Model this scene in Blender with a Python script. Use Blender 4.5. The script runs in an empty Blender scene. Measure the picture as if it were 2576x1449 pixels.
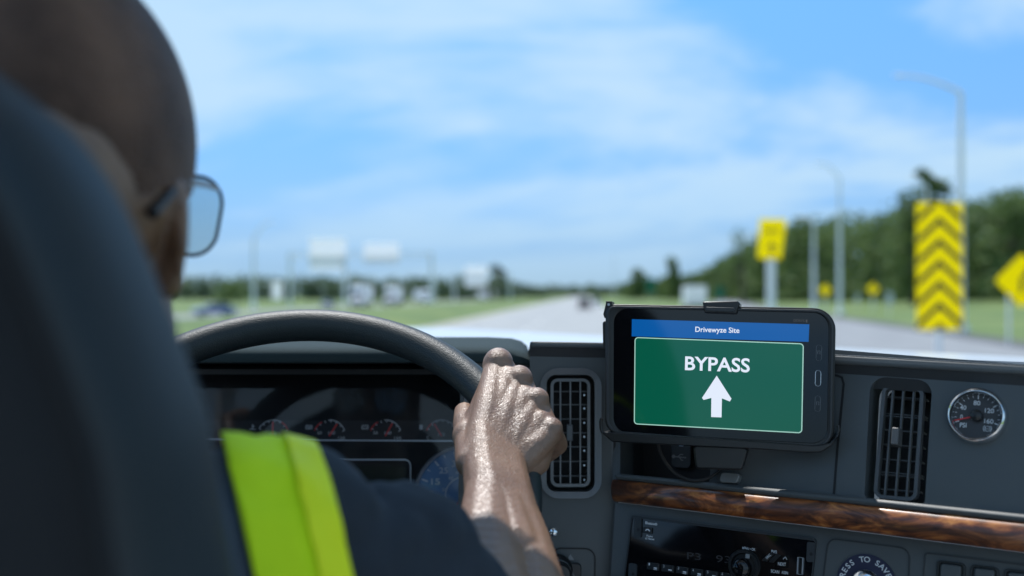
import bpy, bmesh, math, random
from mathutils import Vector, Matrix, noise
R=math.radians
random.seed(7)
sc=bpy.context.scene
COL=sc.collection
# ---------------------------------------------------------------- camera
F=2504.; HX=1288.; HY=740.; CZ=2.4
cam=bpy.data.cameras.new('camera'); camo=bpy.data.objects.new('camera',cam); COL.objects.link(camo)
camo.location=(0,0,CZ); camo.rotation_euler=(R(90),0,0)
cam.lens=36*F/2576; cam.sensor_width=36; cam.shift_y=15.5/2576
cam.clip_start=.05; cam.clip_end=9000
cam.dof.use_dof=True; cam.dof.focus_distance=.965; cam.dof.aperture_fstop=2.9
sc.camera=camo
sc.view_settings.view_transform='Standard'; sc.view_settings.look='None'
sc.view_settings.exposure=0.0; sc.view_settings.gamma=1
sc.cycles.use_denoising=True
sc.cycles.max_bounces=8
# ---------------------------------------------------------------- light
SEED=44.2
EL,AZ=67,-22
S=Vector((math.sin(R(AZ))*math.cos(R(EL)),math.cos(R(AZ))*math.cos(R(EL)),math.sin(R(EL))))
sun=bpy.data.lights.new('sun','SUN'); suno=bpy.data.objects.new('sun',sun); COL.objects.link(suno)
sun.energy=5.0; sun.angle=R(.5); sun.color=(1,.975,.94)
suno.rotation_euler=S.to_track_quat('Z','Y').to_euler(); suno.location=(0,0,60)
w=bpy.data.worlds.new('World'); sc.world=w; w.use_nodes=True
nt=w.node_tree; N=nt.nodes; L=nt.links; N.clear()
def nn(t,**k):
    n=N.new(t)
    for a,b in k.items(): setattr(n,a,b)
    return n
out=nn('ShaderNodeOutputWorld'); bg=nn('ShaderNodeBackground'); sky=nn('ShaderNodeTexSky')
sky.sky_type='NISHITA'; sky.sun_disc=False; sky.sun_elevation=R(EL); sky.sun_rotation=R(AZ)
sky.air_density=1.0; sky.dust_density=.3; sky.ozone_density=3.0
tc=nn('ShaderNodeTexCoord'); sep=nn('ShaderNodeSeparateXYZ'); L.new(tc.outputs['Generated'],sep.inputs[0])
def mth(op,a,b=None,c=None,clamp=False):
    n=nn('ShaderNodeMath'); n.operation=op; n.use_clamp=clamp
    for i,v in enumerate((a,b,c)):
        if v is None: continue
        if isinstance(v,(int,float)): n.inputs[i].default_value=v
        else: L.new(v,n.inputs[i])
    return n.outputs[0]
zz=mth('ADD',mth('MAXIMUM',sep.outputs[2],0),.16)
cx=mth('DIVIDE',sep.outputs[0],zz); cy=mth('DIVIDE',sep.outputs[1],zz)
cmb=nn('ShaderNodeCombineXYZ'); L.new(mth('ADD',mth('MULTIPLY',cx,.62),mth('MULTIPLY',cy,.10)),cmb.inputs[0]); L.new(mth('MULTIPLY',cy,.62),cmb.inputs[1]); cmb.inputs[2].default_value=SEED
def wnoise(sc_,det,ro,dist):
    n=nn('ShaderNodeTexNoise'); n.inputs['Scale'].default_value=sc_; n.inputs['Detail'].default_value=det
    n.inputs['Roughness'].default_value=ro; n.inputs['Distortion'].default_value=dist; L.new(cmb.outputs[0],n.inputs['Vector']); return n.outputs['Fac']
n1=wnoise(.85,9,.58,.5); n2=wnoise(3.2,4,.5,.3)
m=mth('ADD',mth('MULTIPLY',n1,.8),mth('MULTIPLY',n2,.2))
mr=nn('ShaderNodeMapRange'); mr.interpolation_type='SMOOTHSTEP'; L.new(m,mr.inputs[0])
mr.inputs[1].default_value=.405; mr.inputs[2].default_value=.555; mr.inputs[3].default_value=0; mr.inputs[4].default_value=.75
# fewer clouds close to the horizon
hz=nn('ShaderNodeMapRange'); L.new(sep.outputs[2],hz.inputs[0]); hz.inputs[1].default_value=.0; hz.inputs[2].default_value=.13; hz.inputs[3].default_value=.18; hz.inputs[4].default_value=1
cf=mth('MULTIPLY',mr.outputs[0],hz.outputs[0])
gr=nn('ShaderNodeMapRange'); L.new(sep.outputs[2],gr.inputs[0]); gr.inputs[1].default_value=0; gr.inputs[2].default_value=.45
tint=nn('ShaderNodeMixRGB'); L.new(gr.outputs[0],tint.inputs[0]); tint.inputs[1].default_value=(.52,.68,1.16,1); tint.inputs[2].default_value=(1.15,1.95,2.15,1)
mul=nn('ShaderNodeMixRGB'); mul.blend_type='MULTIPLY'; mul.inputs[0].default_value=1; L.new(sky.outputs[0],mul.inputs[1]); g2=nn('ShaderNodeMapRange'); L.new(sep.outputs[2],g2.inputs[0]); g2.inputs[1].default_value=0; g2.inputs[2].default_value=.06
t2=nn('ShaderNodeMixRGB'); L.new(g2.outputs[0],t2.inputs[0]); t2.inputs[1].default_value=(.50,.84,1.50,1); L.new(tint.outputs[0],t2.inputs[2]); L.new(t2.outputs[0],mul.inputs[2])
mx=nn('ShaderNodeMixRGB'); L.new(cf,mx.inputs[0]); L.new(mul.outputs[0],mx.inputs[1]); mx.inputs[2].default_value=(6.3,8.3,9.6,1)
L.new(mx.outputs[0],bg.inputs[0]); bg.inputs[1].default_value=.1
L.new(bg.outputs[0],out.inputs[0])
# ---------------------------------------------------------------- helpers
def P(px,py,d): return Vector(((px-HX)/F*d,d,CZ+(HY-py)/F*d))
def V3(x,y,z): return Vector((x,y,CZ+z))
class Plane:
    def __init__(s,px,py,d,yaw,tilt):
        s.o=P(px,py,d); y=R(yaw); t=R(tilt)
        s.u=Vector((math.cos(y),-math.sin(y),0)); nh=Vector((-math.sin(y),-math.cos(y),0))
        s.v=Vector((0,0,math.cos(t)))-nh*math.sin(t); s.n=nh*math.cos(t)+Vector((0,0,math.sin(t)))
        s.M=Matrix.Translation(s.o)@Matrix((s.u,s.v,s.n)).transposed().to_4x4()
    def uv(s,px,py,h=0):
        r=Vector(((px-HX)/F,1,(HY-py)/F)); c=Vector((0,0,CZ))
        t=((s.o+s.n*h-c).dot(s.n))/r.dot(s.n); p=c+r*t-s.o
        return Vector((p.dot(s.u),p.dot(s.v)))
    def uvs(s,pts,h=0): return [s.uv(*p,h) for p in pts]
WM={}
def link(name,data,parent=None,M=None):
    o=bpy.data.objects.new(name,data); COL.objects.link(o)
    M=M or Matrix.Identity(4); WM[o]=M
    if parent: o.parent=parent; o.matrix_basis=WM[parent].inverted()@M
    else: o.matrix_basis=M
    return o
def thing(name,label,cat,loc=(0,0,0),group=None,rz=0):
    o=link(name,None,None,Matrix.Translation(Vector(loc))@Matrix.Rotation(rz,4,'Z')); o.empty_display_size=.1
    o['label']=label; o['category']=cat
    if group: o['group']=group
    return o
def tag(o,label=None,cat=None,group=None,kind=None):
    if label: o['label']=label
    if cat: o['category']=cat
    if group: o['group']=group
    if kind: o['kind']=kind
    return o
def copy_tree(o,parent=None):
    c=o.copy(); COL.objects.link(c); WM[c]=WM[o]
    if parent: c.parent=parent
    for ch in [k for k in list(WM) if k.parent==o]: copy_tree(ch,c)
    return c
def move(o,loc,rz=0):
    o.location=loc; o.rotation_euler=(0,0,rz)
class MB:
    def __init__(s): s.bm=bmesh.new()
    def prism(s,pts,z0,z1,top=None):
        pts=[Vector((p[0],p[1])) for p in pts]; tp=[Vector((p[0],p[1])) for p in (top or pts)]
        a=[s.bm.verts.new((p.x,p.y,z0)) for p in pts]; b=[s.bm.verts.new((p.x,p.y,z1)) for p in tp]
        n=len(a); s.bm.faces.new(a[::-1]); s.bm.faces.new(b)
        for i in range(n): s.bm.faces.new((a[i],a[(i+1)%n],b[(i+1)%n],b[i]))
        return s
    def ring(s,outer,inner,z0,z1,zi=None):
        n=len(outer); zi=z1 if zi is None else zi
        O0=[s.bm.verts.new((p[0],p[1],z0)) for p in outer]; O1=[s.bm.verts.new((p[0],p[1],z1)) for p in outer]
        I0=[s.bm.verts.new((p[0],p[1],z0)) for p in inner]; I1=[s.bm.verts.new((p[0],p[1],zi)) for p in inner]
        for i in range(n):
            j=(i+1)%n
            s.bm.faces.new((O0[i],O0[j],O1[j],O1[i])); s.bm.faces.new((O1[i],O1[j],I1[j],I1[i]))
            s.bm.faces.new((I1[i],I1[j],I0[j],I0[i])); s.bm.faces.new((I0[i],I0[j],O0[j],O0[i]))
        return s
    def box(s,c,d,M=None):
        r=bmesh.ops.create_cube(s.bm,size=1); T=Matrix.Translation(Vector(c))@Matrix.Diagonal((*d,1))
        if M: T=M@T
        bmesh.ops.transform(s.bm,matrix=T,verts=r['verts']); return s
    def hexa(s,p8):
        v=[s.bm.verts.new(p) for p in p8]
        for f in ((3,2,1,0),(4,5,6,7),(0,1,5,4),(1,2,6,5),(2,3,7,6),(3,0,4,7)): s.bm.faces.new([v[i] for i in f])
        return s
    def tube(s,pts,r,n=8,closed=False,cap=True,flat=1.0):
        pts=[Vector(p) for p in pts]; k=len(pts); rs=r if isinstance(r,(list,tuple)) else [r]*k
        prev=None; rings=[]
        for i,p in enumerate(pts):
            if closed: t=(pts[(i+1)%k]-pts[i-1]).normalized()
            else: t=(pts[min(i+1,k-1)]-pts[max(i-1,0)]).normalized()
            if prev is None:
                a=Vector((0,0,1)) if abs(t.z)<.9 else Vector((1,0,0)); prev=(a-t*a.dot(t)).normalized()
            else: prev=(prev-t*prev.dot(t)).normalized()
            b=t.cross(prev)
            rings.append([s.bm.verts.new(p+(prev*math.cos(2*math.pi*j/n)+b*math.sin(2*math.pi*j/n)*flat)*rs[i]) for j in range(n)])
        rg=range(k) if closed else range(k-1)
        for i in rg:
            A=rings[i]; B=rings[(i+1)%k]; off=0
            if closed and i==k-1:
                off=min(range(n),key=lambda o:(A[0].co-B[o].co).length)
            for j in range(n): s.bm.faces.new((A[j],A[(j+1)%n],B[(j+1+off)%n],B[(j+off)%n]))
        if cap and not closed: s.bm.faces.new(rings[0][::-1]); s.bm.faces.new(rings[-1])
        return s
    def lathe(s,prof,M=None,n=32):
        M=M or Matrix.Identity(4); rings=[]
        for (r,z) in prof:
            if r<1e-6: rings.append([s.bm.verts.new(M@Vector((0,0,z)))])
            else: rings.append([s.bm.verts.new(M@Vector((r*math.cos(2*math.pi*j/n),r*math.sin(2*math.pi*j/n),z))) for j in range(n)])
        for A,B in zip(rings,rings[1:]):
            for j in range(n):
                if len(A)==1 and len(B)==1: continue
                if len(A)==1: s.bm.faces.new((A[0],B[j],B[(j+1)%n]))
                elif len(B)==1: s.bm.faces.new((A[j],A[(j+1)%n],B[0]))
                else: s.bm.faces.new((A[j],A[(j+1)%n],B[(j+1)%n],B[j]))
        return s
    def ell(s,c,r,rot=None,sub=3):
        q=bmesh.ops.create_icosphere(s.bm,subdivisions=sub,radius=1)
        T=Matrix.Translation(Vector(c))@(rot.to_4x4() if rot else Matrix.Identity(4))@Matrix.Diagonal((r[0],r[1],r[2],1))
        bmesh.ops.transform(s.bm,matrix=T,verts=q['verts']); return s
    def cap(s,a,b,ra,rb,sub=2):
        a=Vector(a); b=Vector(b); l=(b-a).length; m=max(2,int(l/(min(ra,rb)*.35)))
        for i in range(m+1):
            t=i/m; s.ell(a.lerp(b,t),(ra+(rb-ra)*t,)*3,sub=sub)
        return s
    def chain(s,pts,rs,sub=2):
        for i in range(len(pts)-1): s.cap(pts[i],pts[i+1],rs[i],rs[i+1],sub)
        return s
    def mesh(s,name,mat,smooth=None):
        bmesh.ops.recalc_face_normals(s.bm,faces=s.bm.faces)
        me=bpy.data.meshes.new(name); s.bm.to_mesh(me); s.bm.free()
        for m_ in (mat if isinstance(mat,(list,tuple)) else [mat]): me.materials.append(m_)
        if smooth is not None:
            me.shade_smooth()
            if smooth<180: me.set_sharp_from_angle(angle=R(smooth))
        return me
    def build(s,name,mat,parent=None,M=None,smooth=35,bevel=0,seg=2):
        o=link(name,s.mesh(name,mat,smooth),parent,M)
        if bevel:
            b=o.modifiers.new('bevel','BEVEL'); b.width=bevel; b.segments=seg; b.limit_method='ANGLE'; b.angle_limit=R(35); b.harden_normals=False
        return o
def rpoly(pts,r,n=6):
    """round the corners of a convex polygon; r one radius or a list"""
    pts=[Vector((p[0],p[1])) for p in pts]; k=len(pts); o=[]
    rs=r if isinstance(r,(list,tuple)) else [r]*k
    for i in range(k):
        p=pts[i]; a=pts[i-1]-p; b=pts[(i+1)%k]-p; la,lb=a.length,b.length
        a.normalize(); b.normalize(); ang=a.angle(b); rr=rs[i]
        d=min(rr/math.tan(ang/2),la*.49,lb*.49); rr=d*math.tan(ang/2)
        c=p+(a+b).normalized()*(rr/math.sin(ang/2))
        s0=p+a*d-c; s1=p+b*d-c; a0=math.atan2(s0.y,s0.x); a1=math.atan2(s1.y,s1.x)
        da=(a1-a0+math.pi)%(2*math.pi)-math.pi
        for j in range(n+1): o.append(c+Vector((math.cos(a0+da*j/n),math.sin(a0+da*j/n)))*rr)
    return o
def inset(pts,d):
    c=sum((Vector(p) for p in pts),Vector((0,0)))/len(pts)
    k=len(pts); o=[]
    for i in range(k):
        p=Vector(pts[i]); t=(Vector(pts[(i+1)%k])-Vector(pts[i-1])); t.normalize(); nrm=Vector((-t.y,t.x))
        if nrm.dot(c-p)<0: nrm=-nrm
        o.append(p+nrm*d)
    return o
def circ(c,r,n=48,sx=1,sy=1): return [Vector((c[0]+r*sx*math.cos(2*math.pi*i/n),c[1]+r*sy*math.sin(2*math.pi*i/n))) for i in range(n)]
def strip(bm,pts,wd,z):
    """flat ribbon along a polyline"""
    pts=[Vector(p) for p in pts]; a=[];b=[]
    for i,p in enumerate(pts):
        t=(pts[min(i+1,len(pts)-1)]-pts[max(i-1,0)]).normalized(); nr=Vector((-t.y,t.x))*wd/2
        a.append(bm.verts.new((*(p+nr),z))); b.append(bm.verts.new((*(p-nr),z)))
    for i in range(len(pts)-1): bm.faces.new((a[i],a[i+1],b[i+1],b[i]))
def arcp(c,r,a0,a1,n=14): return [Vector((c[0]+r*math.cos(R(a0+(a1-a0)*i/n)),c[1]+r*math.sin(R(a0+(a1-a0)*i/n)))) for i in range(n+1)]
# text: returned as (verts, faces, width, height) in its own units
_tc={}
def text_geo(s,bold=0.0):
    k=(s,bold)
    if k in _tc: return _tc[k]
    cu=bpy.data.curves.new('lettering','FONT'); cu.body=s; cu.offset=bold; cu.resolution_u=4
    o=bpy.data.objects.new('lettering',cu); COL.objects.link(o)
    dg=bpy.context.evaluated_depsgraph_get(); me=bpy.data.meshes.new_from_object(o.evaluated_get(dg))
    vs=[v.co.copy() for v in me.vertices]; fs=[tuple(p.vertices) for p in me.polygons]
    bpy.data.objects.remove(o); bpy.data.curves.remove(cu); bpy.data.meshes.remove(me)
    x0=min(v.x for v in vs); x1=max(v.x for v in vs); y1=max(v.y for v in vs); y0=0
    vs=[Vector(((v.x-x0),v.y,0)) for v in vs]
    _tc[k]=(vs,fs,x1-x0,y1); return _tc[k]
def put_text(bm,s,p0,p1,z,h=None,bold=0.0):
    """fit text between baseline endpoints p0,p1 (local uv)"""
    vs,fs,wd,ht=text_geo(s,bold); p0=Vector(p0); p1=Vector(p1); e=(p1-p0); l=e.length; e.normalize(); f=Vector((-e.y,e.x))
    sx=l/wd; sy=(h/ht) if h else sx
    nv=[bm.verts.new((*(p0+e*v.x*sx+f*v.y*sy),z)) for v in vs]
    for q in fs:
        try: bm.faces.new([nv[i] for i in q])
        except ValueError: pass
def remesh(mb,voxel,smooth=6,fac=.5):
    me=mb.mesh('tmp',[]) if False else None
    bmesh.ops.recalc_face_normals(mb.bm,faces=mb.bm.faces)
    me=bpy.data.meshes.new('tmp'); mb.bm.to_mesh(me); mb.bm.free()
    o=bpy.data.objects.new('tmp',me); COL.objects.link(o)
    m_=o.modifiers.new('r','REMESH'); m_.mode='VOXEL'; m_.voxel_size=voxel
    if smooth: s_=o.modifiers.new('s','SMOOTH'); s_.iterations=smooth; s_.factor=fac
    dg=bpy.context.evaluated_depsgraph_get(); r=bpy.data.meshes.new_from_object(o.evaluated_get(dg))
    bpy.data.objects.remove(o); bpy.data.meshes.remove(me)
    return r
# ---------------------------------------------------------------- materials
def mat(name,col,rough=.5,metal=0,coat=0,spec=None,bump=None,var=None,trans=0,emit=None,rvar=None):
    m_=bpy.data.materials.new(name); m_.use_nodes=True; t=m_.node_tree; b=t.nodes['Principled BSDF']
    b.inputs['Base Color'].default_value=(*col,1); b.inputs['Roughness'].default_value=rough; b.inputs['Metallic'].default_value=metal
    if coat: b.inputs['Coat Weight'].default_value=coat; b.inputs['Coat Roughness'].default_value=.05
    if spec is not None: b.inputs['Specular IOR Level'].default_value=spec
    if emit: b.inputs['Emission Color'].default_value=(*emit[0],1); b.inputs['Emission Strength'].default_value=emit[1]
    tcn=t.nodes.new('ShaderNodeTexCoord')
    def noi(sc_,det=3,src='Object'):
        n=t.nodes.new('ShaderNodeTexNoise'); n.inputs['Scale'].default_value=sc_; n.inputs['Detail'].default_value=det
        t.links.new(tcn.outputs[src],n.inputs['Vector']); return n
    if var:   # (scale, col2)
        n=noi(var[0],4); r=t.nodes.new('ShaderNodeValToRGB'); r.color_ramp.elements[0].position=.35; r.color_ramp.elements[1].position=.65
        r.color_ramp.elements[0].color=(*col,1); r.color_ramp.elements[1].color=(*var[1],1)
        t.links.new(n.outputs['Fac'],r.inputs[0]); t.links.new(r.outputs[0],b.inputs['Base Color'])
    if bump:  # (scale, strength, distance)
        n=noi(bump[0],2); bp=t.nodes.new('ShaderNodeBump'); bp.inputs['Strength'].default_value=bump[1]; bp.inputs['Distance'].default_value=bump[2]
        t.links.new(n.outputs['Fac'],bp.inputs['Height']); t.links.new(bp.outputs[0],b.inputs['Normal'])
    if rvar:
        n=noi(rvar[0],4); mm=t.nodes.new('ShaderNodeMapRange'); mm.inputs[3].default_value=rvar[1]; mm.inputs[4].default_value=rvar[2]
        mm.inputs[1].default_value=.3; mm.inputs[2].default_value=.7
        t.links.new(n.outputs['Fac'],mm.inputs[0]); t.links.new(mm.outputs[0],b.inputs['Roughness'])
    if trans:
        tr=t.nodes.new('ShaderNodeBsdfTranslucent'); mx_=t.nodes.new('ShaderNodeMixShader'); mx_.inputs[0].default_value=trans
        src=b.inputs['Base Color'].links[0].from_socket if b.inputs['Base Color'].links else None
        if src: t.links.new(src,tr.inputs[0])
        else: tr.inputs[0].default_value=(*col,1)
        o=t.nodes['Material Output']; t.links.new(b.outputs[0],mx_.inputs[1]); t.links.new(tr.outputs[0],mx_.inputs[2]); t.links.new(mx_.outputs[0],o.inputs[0])
    return m_
M_dash=mat('dash_plastic',(.064,.074,.078),.48,bump=(1400,.25,.0004),rvar=(9,.42,.56),var=(14,(.070,.080,.086)))
M_ledge=mat('ledge_plastic',(.085,.095,.10),.5,bump=(1400,.25,.0004))
M_dash2=mat('dash_plastic_dark',(.026,.030,.034),.5,bump=(1400,.2,.0004))
M_blk=mat('black_plastic',(.010,.011,.012),.35,bump=(900,.1,.0003))
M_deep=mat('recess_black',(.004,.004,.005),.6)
M_gloss=mat('gloss_black',(.004,.004,.005),.06)
M_grey=mat('grey_plastic',(.085,.095,.105),.38)
M_vent=mat('vent_grey',(.17,.18,.19),.42)
M_chrome=mat('chrome',(.75,.78,.8),.12,1)
M_silver=mat('silver_trim',(.55,.58,.62),.3,.7)
M_white=mat('white_marking',(.62,.64,.66),.5)
M_dimw=mat('faint_marking',(.20,.21,.22),.5)
M_red=mat('red_needle',(.6,.02,.02),.4)
M_rubber=mat('rubber',(.015,.015,.016),.7)
def wood():
    m_=mat('burl_wood',(.2,.06,.02),.42,coat=.6); t=m_.node_tree; b=t.nodes['Principled BSDF']; b.inputs['Coat Roughness'].default_value=.13
    tcn=t.nodes.new('ShaderNodeTexCoord'); mp=t.nodes.new('ShaderNodeMapping'); mp.inputs['Scale'].default_value=(.8,2.2,1); t.links.new(tcn.outputs['Object'],mp.inputs[0])
    a=t.nodes.new('ShaderNodeTexNoise'); a.inputs['Scale'].default_value=20; a.inputs['Detail'].default_value=7; a.inputs['Roughness'].default_value=.62; a.inputs['Distortion'].default_value=2.4
    t.links.new(mp.outputs[0],a.inputs['Vector'])
    r=t.nodes.new('ShaderNodeValToRGB'); e=r.color_ramp.elements
    e[0].position=.30; e[0].color=(.020,.005,.002,1); e[1].position=.72; e[1].color=(.60,.24,.06,1)
    q=e.new(.46); q.color=(.10,.026,.007,1); q=e.new(.56); q.color=(.27,.080,.020,1)
    t.links.new(a.outputs['Fac'],r.inputs[0]); t.links.new(r.outputs[0],b.inputs['Base Color']); return m_
M_wood=wood()
def skin():
    m_=mat('skin',(.20,.10,.055),.46,spec=.95,coat=.25); t=m_.node_tree; b=t.nodes['Principled BSDF']
    b.inputs['IOR'].default_value=1.55; b.inputs['Coat Roughness'].default_value=.50; b.inputs['Subsurface Weight'].default_value=.12; b.inputs['Subsurface Scale'].default_value=.004; b.inputs['Subsurface Radius'].default_value=(1,.35,.2)
    tcn=t.nodes.new('ShaderNodeTexCoord')
    n=t.nodes.new('ShaderNodeTexNoise'); n.inputs['Scale'].default_value=22; n.inputs['Detail'].default_value=5; t.links.new(tcn.outputs['Object'],n.inputs[0])
    r=t.nodes.new('ShaderNodeValToRGB'); r.color_ramp.elements[0].position=.3; r.color_ramp.elements[1].position=.7
    r.color_ramp.elements[0].color=(.165,.078,.040,1); r.color_ramp.elements[1].color=(.27,.148,.085,1); t.links.new(n.outputs['Fac'],r.inputs[0]); t.links.new(r.outputs[0],b.inputs['Base Color'])
    v=t.nodes.new('ShaderNodeTexVoronoi'); v.feature='DISTANCE_TO_EDGE'; v.inputs['Scale'].default_value=560
    mp=t.nodes.new('ShaderNodeMapping'); mp.inputs['Scale'].default_value=(.55,1.1,1.2); mp.inputs['Rotation'].default_value=(0,.25,.2)
    d=t.nodes.new('ShaderNodeTexNoise'); d.inputs['Scale'].default_value=60; d.inputs['Detail'].default_value=2; t.links.new(tcn.outputs['Object'],d.inputs[0])
    ad=t.nodes.new('ShaderNodeMixRGB'); ad.blend_type='ADD'; ad.inputs[0].default_value=.012; t.links.new(tcn.outputs['Object'],ad.inputs[1]); t.links.new(d.outputs['Color'],ad.inputs[2])
    t.links.new(ad.outputs[0],mp.inputs[0]); t.links.new(mp.outputs[0],v.inputs['Vector'])
    mr_=t.nodes.new('ShaderNodeMapRange'); mr_.inputs[2].default_value=.25; t.links.new(v.outputs[0],mr_.inputs[0])
    w_=t.nodes.new('ShaderNodeTexNoise'); w_.inputs['Scale'].default_value=190; w_.inputs['Detail'].default_value=4; t.links.new(mp.outputs[0],w_.inputs[0])
    s_=t.nodes.new('ShaderNodeMath'); s_.operation='ADD'; t.links.new(mr_.outputs[0],s_.inputs[0])
    k=t.nodes.new('ShaderNodeMath'); k.operation='MULTIPLY'; k.inputs[1].default_value=.55; t.links.new(w_.outputs['Fac'],k.inputs[0]); t.links.new(k.outputs[0],s_.inputs[1])
    bp=t.nodes.new('ShaderNodeBump'); bp.inputs['Strength'].default_value=.38; bp.inputs['Distance'].default_value=.0006; t.links.new(s_.outputs[0],bp.inputs['Height']); t.links.new(bp.outputs[0],b.inputs['Normal']); t.links.new(bp.outputs[0],b.inputs['Coat Normal'])
    return m_
M_skin=skin()
M_hair=mat('short_grey_hair',(.070,.030,.015),.6,bump=(500,1,.003),var=(22,(.17,.085,.050)))
M_vest=mat('hi_vis_fabric',(.72,.98,.0),.75,bump=(420,.8,.0015))
M_shirt=mat('navy_cloth',(.014,.020,.030),.85,bump=(260,.5,.001),var=(9,(.02,.028,.04)))
M_trouser=mat('dark_trouser_cloth',(.012,.014,.02),.9)
M_seat=mat('seat_fabric',(.005,.011,.015),.6,bump=(300,.3,.001),var=(7,(.009,.017,.022)))
def leather():
    m_=mat('wheel_leather',(.015,.023,.026),.5); t=m_.node_tree; b=t.nodes['Principled BSDF']; tcn=t.nodes.new('ShaderNodeTexCoord')
    v=t.nodes.new('ShaderNodeTexVoronoi'); v.feature='SMOOTH_F1'; v.inputs['Scale'].default_value=800; t.links.new(tcn.outputs['Object'],v.inputs[0])
    bp=t.nodes.new('ShaderNodeBump'); bp.inputs['Strength'].default_value=.6; bp.inputs['Distance'].default_value=.0005; bp.invert=True; t.links.new(v.outputs[0],bp.inputs['Height']); t.links.new(bp.outputs[0],b.inputs['Normal']); return m_
M_leather=leather()
def thin_glass(name,tint,g=.1,rough=.02):
    m_=bpy.data.materials.new(name); m_.use_nodes=True; t=m_.node_tree; t.nodes.clear()
    o=t.nodes.new('ShaderNodeOutputMaterial'); a=t.nodes.new('ShaderNodeBsdfTransparent'); b=t.nodes.new('ShaderNodeBsdfGlossy'); m2=t.nodes.new('ShaderNodeMixShader')
    a.inputs[0].default_value=(*tint,1); b.inputs['Roughness'].default_value=rough; fr=t.nodes.new('ShaderNodeFresnel'); ad=t.nodes.new('ShaderNodeMath'); ad.operation='ADD'; ad.use_clamp=True
    ad.operation='MULTIPLY_ADD'; ad.inputs[1].default_value=1.0 if g>0 else .45; ad.inputs[2].default_value=g
    t.links.new(fr.outputs[0],ad.inputs[0]); t.links.new(ad.outputs[0],m2.inputs[0]); t.links.new(a.outputs[0],m2.inputs[1]); t.links.new(b.outputs[0],m2.inputs[2]); t.links.new(m2.outputs[0],o.inputs[0]); return m_
def screen_mat(name,col,k=1.0):
    m_=mat(name,(0.003,.003,.003),.07,emit=(col,k)); return m_
exec_marker=None
# ================================================================ OUTSIDE
# ---- ground
def lat(x,y): # metres to the right of the ramp's outer edge
    return x-(22+(y-43)*.163)
def gz(x,y):
    m_=x-.0727*y
    if m_<-13 and m_>-32: 
        t=(m_+32)/19; return .95*math.sin(math.pi*t)**.7
    l=lat(x,y)-4
    if l<=0: return 0.0
    t=min(l/55,1); t=t*t*(3-2*t); f=min(max((900-y)/500,0),1)
    return 2.0*t*f
mb=MB()
ys=[-60,-20,0,10,20,30,40,50,60,70,80,90,100,110,120,135,150,170,190,220,250,300,350,400,500,650,850,1200,1800,3000,6000]
xs=[-5000,-2500,-1200,-600,-300,-150,-80,-46,-40,-34,-32,-30,-27,-24,-21,-18,-15,-13,-10,0,10,20,25,30,35,40,45,50,60,70,80,90,100,120,150,200,260,350,500,800,1500,3000,5500]
g=[[mb.bm.verts.new((x+.0727*y,y,gz(x+.0727*y,y)-.02)) for x in xs] for y in ys]
for j in range(len(ys)-1):
    for i in range(len(xs)-1): mb.bm.faces.new((g[j][i],g[j][i+1],g[j+1][i+1],g[j+1][i]))
def grass():
    m_=mat('meadow_grass',(.10,.15,.04),.9); t=m_.node_tree; b=t.nodes['Principled BSDF']; tcn=t.nodes.new('ShaderNodeTexCoord')
    a=t.nodes.new('ShaderNodeTexNoise'); a.inputs['Scale'].default_value=.09; a.inputs['Detail'].default_value=8; a.inputs['Roughness'].default_value=.65; t.links.new(tcn.outputs['Object'],a.inputs[0])
    r=t.nodes.new('ShaderNodeValToRGB'); e=r.color_ramp.elements; e[0].position=.3; e[0].color=(.060,.105,.022,1); e[1].position=.72; e[1].color=(.20,.225,.055,1)
    q=e.new(.5); q.color=(.105,.16,.038,1); t.links.new(a.outputs['Fac'],r.inputs[0]); t.links.new(r.outputs[0],b.inputs['Base Color']); return m_
M_grass=grass()
o=mb.build('grass_ground',M_grass,smooth=180); tag(o,kind='structure')
M_conc=mat('road_concrete',(.27,.275,.27),.8,var=(.35,(.33,.33,.32)),bump=(3,.3,.02))
M_asph=mat('road_asphalt',(.20,.205,.21),.85,var=(.5,(.25,.255,.26)))
M_shoulder=mat('shoulder_asphalt',(.07,.072,.075),.9,var=(.4,(.09,.09,.092)))
M_paint=mat('road_paint',(.7,.7,.68),.7)
M_ypaint=mat('road_paint_yellow',(.65,.45,.05),.7)
k=.0727
def sheet(name,pts,z,m_,kind='structure'):
    b=MB(); v=[b.bm.verts.new((x,y,z)) for x,y in pts]; b.bm.faces.new(v); o=b.build(name,m_,smooth=None); return tag(o,kind=kind)
# main carriageway runs 4 degrees right of the camera axis
sheet('road',[(-11.7-30*k,-30),(4-30*k,-30),(4+1800*k,1800),(-11.7+1800*k,1800)],.0,M_conc)
# ramp: polyline centre
rp=[(2,-20),(6.5,5),(11.5,25),(18.2,43),(22.3,66),(26.6,92),(33,135),(42,190),(56,260),(90,400)]
b=MB(); strip(b.bm,rp,8.2,.006); tag(b.build('exit_ramp',M_asph,smooth=None),kind='structure')
b=MB(); strip(b.bm,[(x+5.0,y-.6) for x,y in rp],2.6,.003); tag(b.build('ramp_shoulder',M_shoulder,smooth=None),kind='structure')
# paved gore between the two
sheet('gore_paving',[(1,-20),(3.5,30),(13,30),(8,5),(4,-20)],.003,M_asph)
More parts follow.
